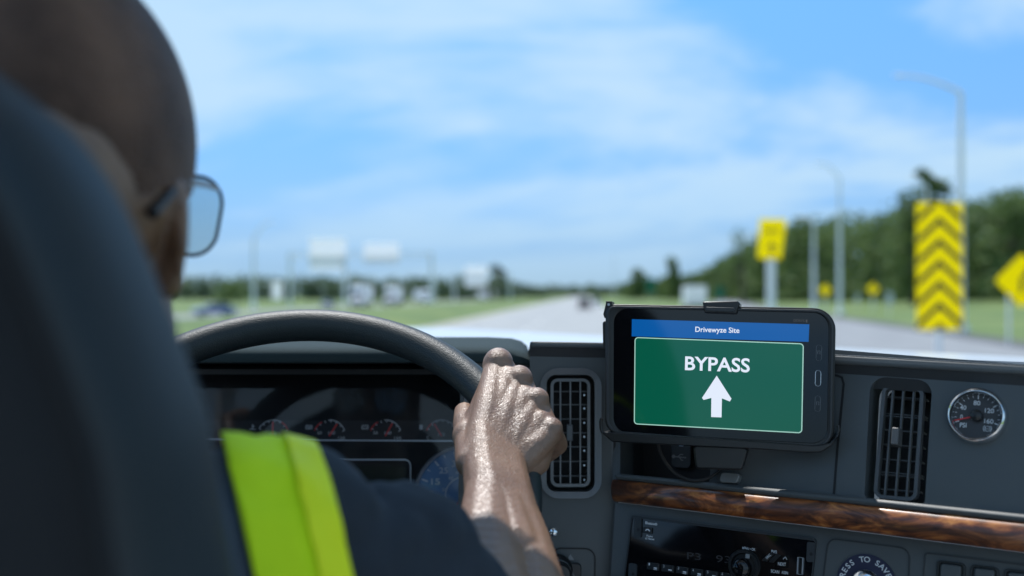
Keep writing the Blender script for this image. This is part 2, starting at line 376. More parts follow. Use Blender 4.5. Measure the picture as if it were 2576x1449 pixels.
# opposite carriageway
sheet('opposite_road',[(-47-30*k,-30),(-34-30*k,-30),(-34+1800*k,1800),(-47+1800*k,1800)],.0,M_asph)
b=MB()
for off in (-7.6,-3.9):
    y=-20
    while y<420:
        x0=off+y*k; b.bm.faces.new([b.bm.verts.new(q) for q in ((x0-.08,y,.01),(x0+.08,y,.01),(x0+.08+3*k,y+3,.01),(x0-.08+3*k,y+3,.01))]); y+=12
b.bm.faces.new([b.bm.verts.new(q) for q in ((3.2-30*k-.1,-30,.01),(3.2-30*k+.1,-30,.01),(3.2+900*k+.1,900,.01),(3.2+900*k-.1,900,.01))])
tag(b.build('lane_markings',M_paint,smooth=None),kind='structure')
b=MB(); b.bm.faces.new([b.bm.verts.new(q) for q in ((-10.9-30*k-.1,-30,.01),(-10.9-30*k+.1,-30,.01),(-10.9+900*k+.1,900,.01),(-10.9+900*k-.1,900,.01))])
tag(b.build('edge_line',M_ypaint,smooth=None),kind='structure')
# ---- foliage
def leafmat(name,a,bcol):
    m_=mat(name,a,.7,trans=0); t=m_.node_tree; b=t.nodes['Principled BSDF']; gm=t.nodes.new('ShaderNodeNewGeometry'); r=t.nodes.new('ShaderNodeValToRGB')
    r.color_ramp.elements[0].color=(*a,1); r.color_ramp.elements[1].color=(*bcol,1); t.links.new(gm.outputs['Random Per Island'],r.inputs[0]); t.links.new(r.outputs[0],b.inputs['Base Color'])
    tr=t.nodes.new('ShaderNodeBsdfTranslucent'); mx_=t.nodes.new('ShaderNodeMixShader'); mx_.inputs[0].default_value=.3; t.links.new(r.outputs[0],tr.inputs[0])
    t.links.new(b.outputs[0],mx_.inputs[1]); t.links.new(tr.outputs[0],mx_.inputs[2]); t.links.new(mx_.outputs[0],t.nodes['Material Output'].inputs[0]); return m_
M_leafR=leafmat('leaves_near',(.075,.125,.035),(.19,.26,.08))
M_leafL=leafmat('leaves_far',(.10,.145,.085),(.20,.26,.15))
M_leafD=leafmat('leaves_pine',(.035,.06,.028),(.085,.125,.05))
M_bark=mat('bark',(.09,.07,.055),.9)
rnd=random.Random(5)
def leaf(bm,p,s,rg=rnd):
    a=Vector((rg.gauss(0,1),rg.gauss(0,1),rg.gauss(0,1))).normalized(); b=a.orthogonal().normalized(); c=a.cross(b); th=rg.random()*6.28
    b,c=b*math.cos(th)+c*math.sin(th),c*math.cos(th)-b*math.sin(th)
    q=[p+b*s*rg.uniform(.7,1.2),p+c*s*rg.uniform(.4,.8),p-b*s*rg.uniform(.7,1.2),p-c*s*rg.uniform(.4,.8)]
    bm.faces.new([bm.verts.new(v) for v in q])
def crown(bm,base,h,wr,n,ls,rg=rnd,low=.12):
    """irregular broadleaf crown made of clumps"""
    nc=rg.randint(7,11); cl=[]
    for i in range(nc):
        t=low+(1-low)*(i+.5)/nc; prof=math.sin(math.pi*min(1,(t*.9+.12)))**.6
        a=rg.random()*6.28; rr=wr*prof*rg.uniform(.15,.62)
        cl.append((Vector((base[0]+rr*math.cos(a),base[1]+rr*math.sin(a),base[2]+h*t*.93)),wr*rg.uniform(.38,.62)))
    for i in range(n):
        c,r=rg.choice(cl); v=Vector((rg.gauss(0,1),rg.gauss(0,1),rg.gauss(0,1))).normalized()*r*rg.uniform(.72,1.05); v.z*=.75
        leaf(bm,c+v,ls*rg.uniform(.7,1.3),rg)
def tree_obj(name,label,cat,x,y,h,wr,n,ls,m_,group=None,style='b'):
    z=gz(x,y); t=thing(name,label,cat,(x,y,z-.05),group)
    b=MB(); b.tube([(x,y,z-.1),(x+.1,y,z+h*.3),(x,y+.1,z+h*.6),(x+.1,y,z+h*.93)],[h*.022+.05,h*.018+.03,h*.012+.02,.03],8)
    for i in range(7):
        a=rnd.random()*6.28; z0=z+h*rnd.uniform(.25,.7); l=wr*rnd.uniform(.5,.8)
        b.tube([(x,y,z0),(x+l*.5*math.cos(a),y+l*.5*math.sin(a),z0+l*.35),(x+l*math.cos(a),y+l*math.sin(a),z0+l*.6)],[.12,.08,.03],6)
    b.build('trunk',M_bark,t)
    b=MB()
    if style=='b': crown(b.bm,(x,y,z),h,wr,n,ls)
    elif style=='flag': # wind-swept pine: tufts pushed to one side near the top
        for (dx,dz,r) in ((0,.85,1.2),(.2,.7,1.4),(-.9,.98,.9),(-.2,.93,1.1),(.7,.90,1.2),(1.3,.84,1.0),(-.5,.82,.9),(.4,.76,1.3),(1.5,.70,1.0),(-.8,.66,1.1),(.2,.6,1.5),(-.3,.5,1.7),(.6,.42,1.8),(0,.3,2.)):
            for i in range(n//12):
                v=Vector((rnd.gauss(0,1),rnd.gauss(0,1),rnd.gauss(0,.45)))*r*.5; leaf(b.bm,Vector((x+dx*wr*.5,y,z+h*dz))+v,ls*rnd.uniform(.6,1.2))
    elif style=='thin':
        for i in range(9):
            a=rnd.random()*6.28; c=Vector((x+wr*.5*math.cos(a)*rnd.random(),y+wr*.5*math.sin(a),z+h*rnd.uniform(.55,1)))
            for j in range(n//9): leaf(b.bm,c+Vector((rnd.gauss(0,1),rnd.gauss(0,1),rnd.gauss(0,1)))*wr*.28,ls*rnd.uniform(.5,1.1))
    b.build('crown',m_,t,smooth=None)
    return t
# right-hand wood: profile of tree tops in the photograph -> distance & height
prof=[(1560,712),(1600,700),(1640,708),(1680,690),(1730,690),(1780,672),(1830,640),(1870,618),(1920,590),(1990,562),(2060,545),(2130,530),(2200,545),(2270,508),(2330,500),(2400,492),(2470,505),(2540,482),(2600,478),(2700,470),(2900,430)]
def top_at(px):
    for (a,ya),(b_,yb) in zip(prof,prof[1:]):
        if a<=px<=b_: return ya+(yb-ya)*(px-a)/(b_-a)
    return prof[0][1] if px<prof[0][0] else prof[-1][1]
def dist_at(px): # distance of the wood's edge along the road
    t=(px-1560)/(2576-1560); return 1/( (1-t)/620+t/165 )
b=MB(); px=1572.
while px<2900:
    d=dist_at(px)
    for row in range(3):
        dd=d*(1+.10*row)+rnd.uniform(-4,4); q=px+rnd.uniform(-8,8); x=(q-HX)/F*dd; z=gz(x,dd)
        ks=min(1,max(.12,(HY-top_at(q))/190)); tp=top_at(q)+ks*(24*noise.noise(Vector((q*.021,row,0)))+(rnd.uniform(-12,30) if row<2 else rnd.uniform(12,26))); h=(HY-tp)/F*dd+CZ-z
        crown(b.bm,(x,dd,z),h,max(2.6,h*rnd.uniform(.22,.38)),420 if d<350 else 220,.50 if d<260 else .8,low=.02)
        if row==0: b.tube([(x,dd,z-.2),(x,dd,z+h*.7)],[.2,.08],5)
    # low edge shrubs
    crown(b.bm,((px-HX)/F*d*.97,d*.97,gz((px-HX)/F*d*.97,d*.97)),rnd.uniform(3,5),3.0,160,.45,low=0)
    px+=17 if d<300 else 13
tag(b.build('roadside_wood',M_leafR,smooth=None),'dense green wood along the right side of the road behind the yellow signs','wood',kind='stuff')
def tree_px(name,label,cat,px,py_top,d,wr,n,ls,m_,style='b'):
    x=(px-HX)/F*d; h=(HY-py_top)/F*d+CZ-gz(x,d); return tree_obj(name,label,cat,x,d,h,wr,n,ls,m_,style=style)
tree_px('pine_tree','tall ragged dark pine above the wood behind the striped chevron sign','tree',2342,428,158,3.2,2600,.5,M_leafR,'flag')
tree_px('broadleaf_tree','rounded dark tree at the start of the wood above the left half of the tablet','tree',1692,645,330,4.2,900,.6,M_leafR)
tree_px('broadleaf_tree','squat tree alone at the far left end of the right-hand wood','tree',1608,678,430,5.0,800,.8,M_leafR)
tree_px('sparse_tree','thin see-through tree with few leaves left of the yellow exit sign','tree',1868,575,235,3.6,500,.35,M_leafR,'thin')
tree_px('broadleaf_tree','high crown rising over the wood at the right edge of the photo','tree',2545,478,150,4.5,1500,.45,M_leafR)
tree_px('broadleaf_tree','broad crown left of the tall pine, over the striped chevron sign','tree',2296,468,163,4.8,1700,.45,M_leafR)
tree_px('broadleaf_tree','single dark tree rising over the far left treeline beside the second gantry','tree',1250,666,470,5.5,900,.8,M_leafD)
# left far wood
b=MB(); px=-200.
while px<1375:
    for row in range(2):
        d=430+row*30+rnd.uniform(-10,10); q=px+rnd.uniform(-8,8); x=(q-HX)/F*d
        tp=696+rnd.uniform(-6,8)+(8 if row==0 else 0)
        if q>1260: tp=700+(q-1260)*.26
        h=(HY-tp)/F*d+CZ; crown(b.bm,(x,d,0),h,max(3.4,h*.42),150,.95,low=.0)
    px+=20
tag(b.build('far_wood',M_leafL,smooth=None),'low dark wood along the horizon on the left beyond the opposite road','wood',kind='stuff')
b=MB(); px=1330.
while px<1620:
    d=1100+rnd.uniform(-60,60); x=(px-HX)/F*d; crown(b.bm,(x,d,0),(HY-722+rnd.uniform(-4,4))/F*d+CZ,9,90,2.2,low=0); px+=9
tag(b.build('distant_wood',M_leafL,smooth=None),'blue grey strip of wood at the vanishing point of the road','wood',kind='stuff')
for (px,py,d,wr,lb) in ((580,712,300,7,'wide olive bush in front of the far left wood, beside the driver\'s glasses'),(990,728,260,4.5,'low yellowish bush in front of the far wood under the first gantry')):
    x=(px-HX)/F*d; h=(HY-py)/F*d+CZ; t=thing('bush',lb,'bush',(x,d,0)); b=MB(); crown(b.bm,(x,d,0),h,wr,700,.5,low=0); b.build('foliage',M_leafR,t,smooth=None); b=MB(); b.tube([(x,d,-.1),(x,d,h*.6)],[.2,.1],6); b.build('stem',M_bark,t)
# ---- poles, gantries and signs
M_galv=mat('galvanised_steel',(.90,.90,.90),.6,0)
M_yel=mat('yellow_sign_sheet',(.96,.84,.01),.5,trans=.85)
M_sblack=mat('sign_black',(.02,.02,.018),.6)
M_swhite=mat('white_sign_sheet',(.88,.90,.92),.5,trans=.85)
M_sgreen=mat('green_sign_sheet',(.02,.22,.14),.5,trans=.4)
M_alu=mat('aluminium_sheet',(.6,.62,.64),.4,.5)
def lamp(label,px,d,top,arm_px,arm_top,r=.27):
    x=(px-HX)/F*d; zt=CZ+(HY-top)/F*d; z0=gz(x,d)
    t=thing('street_lamp',label,'street lamp',(x,d,z0-.05))
    b=MB(); b.tube([(x,d,z0-.1),(x,d,(z0+zt)/2),(x,d,zt)],[r,r*.8,r*.55],12); b.build('pole',M_galv,t,smooth=60)
    b=MB(); b.lathe([(0,0),(r*1.9,0),(r*1.9,.25),(r*1.2,.5),(0,.5)],Matrix.Translation((x,d,z0)),12); b.build('base',M_galv,t)
    ax=(arm_px-HX)/F*d; az=CZ+(HY-arm_top)/F*d; c=[]
    for i in range(9):
        s=i/8; c.append((x+(ax-x)*s,d,zt+(az-zt)*math.sin(s*math.pi/2)))
    b=MB(); b.tube(c,[r*.45*(1-.4*i/8) for i in range(9)],8); b.build('arm',M_galv,t,smooth=60)
    sg=1 if ax>x else -1
    b=MB(); b.ell((ax+sg*.25,d,az),(.42,.17,.10)); b.build('lamp_head',M_galv,t,smooth=60)
    return t
lamp('tall grey street lamp right of the striped chevron sign, arm reaching left',2417,63,232,2272,190)
lamp('grey street lamp whose pole stands between the two small yellow warning signs',2112,118,448,2066,412)
lamp('grey street lamp right of the yellow exit sign, bare top against the wood',2047,100,560,2020,545,.21)
lamp('street lamp behind the top of the striped chevron sign, close to the pine',2332,90,472,2300,452,.22)
lamp('pale street lamp on the left beyond the driver\'s glasses',638,168,600,682,558,.36)
def post(b,x,y,z0,z1,w=.1): b.box((x,y,(z0+z1)/2),(w,w*.7,z1-z0))
def gantry(label,d,pl,pr,ybeam,ybase_z,signs,mid=None):
    xl=(pl-HX)/F*d; xr=(pr-HX)/F*d; zb=CZ+(HY-ybeam)/F*d
    t=thing('sign_gantry',label,'gantry',((xl+xr)/2,d,-.02))
    for x in [xl,xr]+([] if mid is None else [(mid-HX)/F*d]):
        b=MB(); b.tube([(x,d,-.1),(x,d,zb+.5)],.34,12); b.build('post',M_galv,t,smooth=60)
    b=MB()
    for dz in (-.45,.45): b.box(((xl+xr)/2,d,zb+dz),(xr-xl,.18,.18))
    n=int((xr-xl)/1.6)
    for i in range(n):
        xa=xl+(xr-xl)*i/n; xb=xl+(xr-xl)*(i+1)/n; s=1 if i%2 else -1
        b.tube([(xa,d,zb-.45*s),(xb,d,zb+.45*s)],.06,5)
    b.build('beam',M_galv,t,smooth=None)
    for (x0,y0,x1,y1) in signs:
        b=MB(); a0=(x0-HX)/F*d; a1=(x1-HX)/F*d; z1=CZ+(HY-y0)/F*d; z0=CZ+(HY-y1)/F*d
        b.box(((a0+a1)/2,d-.6,(z0+z1)/2),(a1-a0,.08,z1-z0)); q=b.build('sign_panel',M_swhite,t,smooth=None,bevel=.03)
        for s in (.2,.5,.8):
            b=MB(); b.box((a0+(a1-a0)*s,d-.35,(z0+z1)/2),(.08,.4,min(z1-z0,2.2))); b.build('bracket',M_galv,q,smooth=None)
    return t
gantry('wide sign gantry with two big white panels over the opposite road on the left',200,730,1085,641,0,[(780,600,872,680),(916,612,1005,663)],867)
gantry('smaller far gantry with one white panel, left of the vanishing point',345,1143,1283,690,0,[(1170,669,1226,719)])
def sign_root(name,label,px,d,rz=0,cat='road sign'):
    x=(px-HX)/F*d; return thing(name,label,cat,(x,d,gz(x,d)-.05)),x
# chevron obstruction sign
d=25.; t,x=sign_root('chevron_sign','tall yellow and black striped chevron board beside the exit ramp',2362,d)
def zpy(py,d): return CZ+(HY-py)/F*d
x0=(2310-HX)/F*d; x1=(2426-HX)/F*d; z0=zpy(830,d); z1=zpy(510,d); xm=(2364-HX)/F*d; xb=(2420-HX)/F*d
Md=Matrix.Translation((xm,d,z0))@Matrix.Rotation(R(90),4,'X')
W=(x1-x0); H=z1-z0
b=MB(); b.prism(rpoly([(-W/2,0),(W/2,0),(W/2,H),(-W/2,H)],.05),-.02,.0); pn=b.build('sign_panel',M_yel,t,Md,smooth=None)
b=MB(); nst=6; pitch=H/6.02
for i in range(-1,7):
    yb=i*pitch+pitch*.02; 
    L_=[(-W/2+.02,yb-W*.0),(0,yb+W*.46),(W/2-.02,yb)]; th=pitch*.35
    for (p,q) in ((L_[0],L_[1]),(L_[1],L_[2])):
        poly=[p,q,(q[0],q[1]+th),(p[0],p[1]+th)]
        # clip to board height
        def clip(pl,lim,up):
            o_=[]
            for a_,b_ in zip(pl,pl[1:]+pl[:1]):
                ia=(a_[1]<=lim) if up else (a_[1]>=lim); ib=(b_[1]<=lim) if up else (b_[1]>=lim)
                if ia: o_.append(a_)
                if ia!=ib: s=(lim-a_[1])/(b_[1]-a_[1]); o_.append((a_[0]+(b_[0]-a_[0])*s,lim))
            return o_
        poly=clip(clip(poly,H-.03,True),.03,False)
        if len(poly)>2:
            try: b.prism(poly,.001,.004)
            except Exception: pass
b.build('chevron_stripe',M_sblack,pn,Md,smooth=None)
b=MB(); b.box((xm,d+.07,(z0+.15)/2),(.12,.08,z0+.15)); b.build('post',M_galv,t,smooth=None)
# side rail strip at the board's right edge (second, thin board)
b=MB(); b.prism([(W/2+.005,.06),(W/2+.07,.06),(W/2+.07,H-.12),(W/2+.005,H-.12)],-.09,-.06); b.build('edge_strip',M_alu,t,Md,smooth=None)
# exit speed sign (leaning board)
d=40.; t,x=sign_root('exit_sign','yellow advisory board on a single grey post, left of the street lamps',1941,d)
c=[((px-HX)/F*d,zpy(py,d)) for px,py in ((1905,650),(1965,653),(1979,551),(1911,550))]
Ms=Matrix.Translation((0,d,0))@Matrix.Rotation(R(90),4,'X')
b=MB(); b.prism(rpoly(c,.05),-.02,0); pn=b.build('sign_panel',M_yel,t,Ms,smooth=None)
b=MB()
def cpx(px,py,d=40.): return Vector(((px-HX)/F*d,zpy(py,d)))
put_text(b.bm,'EXIT',cpx(1924,588),cpx(1962,588),.003,bold=.02)
b.build('lettering',M_sblack,pn,Ms,smooth=None); b=MB()
for (px0,py0) in ((1942,640),):
    p=cpx(px0,py0); b.prism([p+Vector(q) for q in ((-.05,0),(.05,0),(.05,.25),(.22,.2),(.0,.5),(-.22,.2),(-.05,.25))],.001,.004)
b.build('arrow_symbol',M_sblack,pn,Ms,smooth=None)
b=MB(); zt=zpy(652,d); b.box((x,d+.09,zt/2+.06),(.32,.12,zt+.12)); b.build('post',M_galv,t,smooth=None)
def diamond(label,px,py,d,half,arrow=True,posts=1,group=None):
    x=(px-HX)/F*d; z=zpy(py,d); g0=gz(x,d); t=thing('warning_sign',label,'road sign',(x,d,g0-.05),group)
    Mx=Matrix.Translation((x,d,z))@Matrix.Rotation(R(90),4,'X')
    b=MB(); b.prism(rpoly([(0,-half),(half,0),(0,half),(-half,0)],half*.12),-.015,0); pn=b.build('sign_panel',M_yel,t,Mx,smooth=None)
    b=MB(); s=half
    b.prism([(-.08*s,-.45*s),(.08*s,-.45*s),(.08*s,0),(.30*s,.25*s),(.38*s,.12*s),(.42*s,.5*s),(.05*s,.42*s),(.17*s,.34*s),(-.08*s,.08*s)],.001,.004)
    b.build('arrow_symbol',M_sblack,pn,Mx,smooth=None)
    for i in range(posts):
        b=MB(); xx=x+(i-(posts-1)/2)*half*.9; zt_=z-half*(.9-.9*abs(i-(posts-1)/2)); b.box((xx,d+.08,(g0+zt_)/2+.03),(.09+.0006*d,.07,zt_-g0+.06)); b.build('post',M_galv,t,smooth=None)
    return t
diamond('yellow diamond arrow sign cut by the right edge of the photo, on two posts',2571,706,47,1.30,posts=2)
diamond('small yellow warning sign between the two street lamps right of the exit sign',2076,730,130,.85)
diamond('small yellow warning sign standing alone before the wood left of the chevron board',2196,727,140,.9)
def panel_sign(name,label,px,py0,py1,wpx,d,m_,posts=1):
    x=(px-HX)/F*d; w=wpx/F*d; g0=gz(x,d); z1=zpy(py0,d); z0=zpy(py1,d); t=thing(name,label,'road sign',(x,d,g0-.05))
    b=MB(); b.box((x,d,(z0+z1)/2),(w,.04,z1-z0)); b.build('sign_panel',m_,t,smooth=None,bevel=.01)
    for i in range(posts):
        b=MB(); xx=x+(i-(posts-1)/2)*w*.7; b.box((xx,d+.08,(g0+z1)/2),(.1,.08,z1-g0)); b.build('post',M_galv,t,smooth=None)
panel_sign('guide_sign','green guide sign right of the vanishing point, before the squat tree',1637,700,738,24,300,M_sgreen,2)
panel_sign('guide_sign','small green guide sign between the white box truck and the exit sign post',1811,722,750,22,210,M_sgreen,2)
panel_sign('guide_sign','pale blue white roadside board left of the first gantry post',697,708,752,26,210,M_swhite,2)
panel_sign('marker_board','small white marker board on the grass left of the chevron sign',2238,735,768,16,105,M_alu,1)
panel_sign('marker_board','small grey marker board on the grass far behind the right street lamps',1762+395,740,760,10,150,M_alu,1)
# mast near vanishing point
d=700.; x=(1545-HX)/F*d; t=thing('radio_mast','thin distant mast on the horizon left of the squat tree','mast',(x,d,0)); b=MB(); b.tube([(x,d,0),(x,d,zpy(640,d))],[.35,.15],6); b.build('mast_pole',M_galv,t)
b=MB(); b.box((x,d,zpy(655,d)),(1.6,.3,.3)); b.build('crossarm',M_galv,t)
# ---- vehicles
M_box=mat('fibreglass_panel',(.92,.93,.94),.5,trans=.45); M_vw=mat('white_paint',(.92,.93,.94),.3,coat=.5); M_vb=mat('blue_paint',(.16,.23,.40),.3,coat=.5); M_vg=mat('grey_paint',(.25,.26,.28),.35,coat=.5); M_vd=mat('dark_paint',(.02,.02,.025),.3,coat=.5)
M_win=mat('vehicle_glass',(.02,.025,.03),.08); M_tyre=mat('tyre',(.02,.02,.02),.85); M_tail=mat('tail_lamp',(.45,.02,.02),.3); M_head=mat('head_lamp',(.8,.8,.78),.1)
def wheels(t,pts,r,w):
    for (x,y) in pts:
        b=MB(); Mx=Matrix.Translation((x,y,r))@Matrix.Rotation(R(90),4,'Y')
        b.lathe([(r*.58,-w/2),(r*.93,-w/2),(r,-w*.35),(r,w*.35),(r*.93,w/2),(r*.58,w/2),(r*.58,-w/2)],Mx,20); wh=b.build('wheel',M_tyre,t,smooth=40)
        b=MB(); b.lathe([(0,-w*.3),(r*.58,-w*.42),(r*.58,w*.42),(0,w*.3)],Mx,16); b.build('rim',M_silver,wh,smooth=40)
def place(t,label,x,y,rz): move(t,(x,y,0),rz); t['label']=label; return t
def profile_body(sec,w,b,taper=0.0):
    """side profile (y,z) extruded over x"""
    v0=[b.bm.verts.new((-w/2,y,z)) for y,z in sec]; v1=[b.bm.verts.new((w/2,y,z)) for y,z in sec]; n=len(sec)
    b.bm.faces.new(v0); b.bm.faces.new(v1[::-1])
    for i in range(n): b.bm.faces.new((v0[i],v1[i],v1[(i+1)%n],v0[(i+1)%n]))
def make_car(paint,label,group=None,suv=False):
    t=thing('car',label,'car',(0,0,0),group); h=1.75 if suv else 1.42
    b=MB(); profile_body([(-2.25,.32),(2.25,.32),(2.3,.6),(2.2,.82),(1.25,.95),(-1.75 if not suv else -2.15,.98),(-2.28,.88)],1.8,b); b.build('body',paint,t,bevel=.07)
    b=MB(); yb=-1.75 if not suv else -2.2
    sec=[(yb,.96),(1.2,.94),(.45,h),(yb+.55 if not suv else yb+.25,h)]
    v0=[b.bm.verts.new((-.85,y,z)) if z<1 else b.bm.verts.new((-.62,y,z)) for y,z in sec]; v1=[b.bm.verts.new((-v.co.x,v.co.y,v.co.z)) for v in v0]
    b.bm.faces.new(v0); b.bm.faces.new(v1[::-1])
    for i in range(4): b.bm.faces.new((v0[i],v1[i],v1[(i+1)%4],v0[(i+1)%4]))
    b.build('cabin',M_win,t,bevel=.05)
    b=MB(); b.box((0,(.45+yb+.5)/2,h+.01),(1.2,.45-yb-.6,.05)); b.build('roof',paint,t,bevel=.03)
    wheels(t,[(-.8,-1.4),(.8,-1.4),(-.8,1.4),(.8,1.4)],.34,.22)
    for s in (-1,1):
        b=MB(); b.box((s*.72,-2.27,.74),(.3,.08,.16)); b.build('tail_light',M_tail,t,bevel=.02)
        b=MB(); b.box((s*.68,2.25,.68),(.34,.08,.16)); b.build('headlight',M_head,t,bevel=.02)
    return t
def make_truck(label,group=None,trailer=True,L_=13.):
    t=thing('semi_truck' if trailer else 'box_truck',label,'truck',(0,0,0),group); h=4.0 if trailer else 3.4
    b=MB(); b.box((0,-L_/2+.5,1.15+(h-1.15)/2),(2.55,L_,h-1.15)); b.build('cargo_box',M_box,t,bevel=.05)
    b=MB(); profile_body([(1.4,.6),(4.9,.6),(5.0,1.4),(4.85,1.7),(3.3,1.95),(2.9,3.0),(2.5,h-.2),(1.4,h-.1)],2.4,b); b.build('cab',M_vw,t,bevel=.08)
    b=MB(); b.hexa([(-1.05,3.36,1.98),(1.05,3.36,1.98),(1.05,3.22,1.98),(-1.05,3.22,1.98),(-1.0,2.98,2.9),(1.0,2.98,2.9),(1.0,2.84,2.9),(-1.0,2.84,2.9)]); b.build('windscreen',M_win,t)
    b=MB(); b.box((0,-L_/2+1.5,.95),(1.0,L_+3,.25)); b.build('chassis',M_vd,t)
    b=MB(); b.box((0,5.0,1.1),(1.3,.06,.8)); b.build('grille',M_vg,t,bevel=.02)
    ws=[(s*1.05,y) for s in (-1,1) for y in ((4.0,.4,-.8,-L_+1.6,-L_+2.8) if trailer else (4.0,-L_+2.2))]
    wheels(t,ws,.5,.3)
    for s in (-1,1):
        b=MB(); b.box((s*.95,5.02,1.0),(.35,.06,.22)); b.build('headlight',M_head,t,bevel=.02)
        b=MB(); b.box((s*1.0,-L_+.47,.95),(.3,.06,.15)); b.build('tail_light',M_tail,t)
    b=MB(); b.box((0,-L_+.48,2.5),(.04,.04,h-1.5)); b.box((0,-L_+.49,1.25),(2.4,.05,.08)); b.build('rear_door_seam',M_vg,t)
    return t
ang=math.atan(-k)
def onopp(px,d): return ((px-HX)/F*d,d)
tr=make_truck('t','trucks on the opposite road')
place(tr,'white truck, leftmost of the three between the gantry posts',*onopp(905,180),math.pi+ang+.12)
t2=copy_tree(tr); place(t2,'tallest white truck, middle of the three under the wide gantry',*onopp(986,207),math.pi+ang+.1)
t3=make_truck('t',None,False,6.5); t3.name='box_truck'; place(t3,'low white box truck right of the tall truck, by the gantry\'s right post',*onopp(1068,249),math.pi+ang+.45)
t4=copy_tree(t3); place(t4,'white truck between the posts of the smaller gantry, left of the pair',*onopp(1217,396),math.pi+ang+.3)
t5=copy_tree(t3); place(t5,'white truck between the posts of the smaller gantry, right of the pair',*onopp(1246,447),math.pi+ang+.1)
for o_ in (tr,t2,t3,t4,t5): o_['group']='white trucks on the opposite road'
cw=make_car(M_vw,'small pale car right of the smaller gantry, left of the vanishing point','cars on the opposite road',True); place(cw,cw['label'],*onopp(1350,620),math.pi+ang)
cb=make_car(M_vb,'blue car on the opposite road beside the driver\'s face','cars on the opposite road'); place(cb,cb['label'],*onopp(540,108),math.pi/2+.6)
cg=make_car(M_vg,'dark grey car behind the first gantry\'s middle post','cars on the opposite road'); place(cg,cg['label'],*onopp(825,155),math.pi+ang+.4)
bt=make_truck('white box truck seen from behind on the ramp side above the tablet',None,False,6.5); move(bt,((1743-HX)/F*126,126,0),-.12)
cd=make_car(M_vd,'dark car ahead on the road near the vanishing point','cars ahead on the main road',True); move(cd,((1470-HX)/F*150,150,0),ang)
ce=make_car(M_vw,'white car ahead on the road right of the dark car','cars ahead on the main road',True); move(ce,((1500-HX)/F*190,190,0),ang)
# ================================================================ CAB
cab=thing('truck_cab','truck cab shell out of view, with an added pale panel painted for sun glare beyond the dashboard','vehicle',V3(0,1.6,-1.4))
# added pale panel: sun glare at the windscreen base put into its colour
b=MB(); zb=-.112
poly=[(-1.0,1.42),(1.235,1.345),(.914,1.777),(.55,2.26),(.10,2.86),(-.25,3.33),(-.34,3.36),(-.46,3.2),(-.62,2.7),(-.95,1.7)]
top=[b.bm.verts.new((x,y,CZ+zb)) for x,y in poly]; lo=[b.bm.verts.new((x+(.05 if x>0 else -.03),y+.07,CZ+zb-.07)) for x,y in poly]; lo2=[b.bm.verts.new((x+(.07 if x>0 else -.04),y+.1,CZ+zb-.8)) for x,y in poly]
b.bm.faces.new(top); n=len(poly)
for A,B in ((top,lo),(lo,lo2)):
    for i in range(n): b.bm.faces.new((A[i],A[(i+1)%n],B[(i+1)%n],B[i]))
M_glare=mat('glare_pale',(.50,.53,.56),.45,coat=.3)
b.build('glare_panel',M_glare,cab,smooth=None)
M_lining=mat('cab_lining',(.64,.64,.62),.8); M_cabin=mat('cab_floor',(.35,.35,.35),.9)
def cbox(name,x0,x1,y0,y1,z0,z1,m_=M_lining,parent=cab):
    b=MB(); b.box(((x0+x1)/2,(y0+y1)/2,CZ+(z0+z1)/2),(x1-x0,y1-y0,z1-z0)); return b.build(name,m_,parent,smooth=None)
XL,XR,YB=-.95,1.45,-.95  # unseen shell, openings widened and lining lightened to fill the interior with light
cbox('roof',XL,XR,.42,1.09,.66,.72)  # unseen roof cut to a strip, placed to shade the head and lower forearm
cbox('floor',XL,XR,YB,1.5,-1.40,-1.34,M_cabin)
cbox('rear_wall',XL,XR,YB-.06,YB,-1.34,-.35)  # unseen, upper part left open so fill light enters from behind
for nm,x0,x1 in (('door',XL-.05,XL),('door',XR,XR+.05)):
    b=MB(); y0,y1,z0,z1=YB,1.5,-1.34,.66; wy0,wy1,wz0,wz1=-.90,1.36,-.36,.62
    # ring panel in y/z, window opening widened to let fill light in
    b.ring([(y0,z0),(y1,z0),(y1,z1),(y0,z1)],[(wy0,wz0),(wy1,wz0),(wy1,wz1),(wy0,wz1)],0,.05)
    Mx=Matrix(((0,0,1,x0),(1,0,0,0),(0,1,0,CZ),(0,0,0,1)))
    b.build(nm,M_lining,cab,Mx,smooth=None)
cbox('firewall',XL,XR,1.5,1.56,-1.34,-.14,M_cabin)
# ================================================================ DASHBOARD
dash=thing('dashboard','dark grey truck dashboard with wood trim, vents, gauges and radio','dashboard',V3(0,1.15,-.75))
PC=Plane(1551,1206,1.05,37,17)     # centre panel above the wood, turned to the driver
PL=Plane(1551,1264,1.045,33,12)    # panel below the wood
PV=Plane(1440,1000,1.07,2,6)       # vent column
PK=Plane(900,1110,1.19,0,12)       # instrument cluster
def on(pl,b,name,m_,parent=dash,smooth=35,bevel=0,seg=2): return b.build(name,m_,parent,pl.M,smooth,bevel,seg)
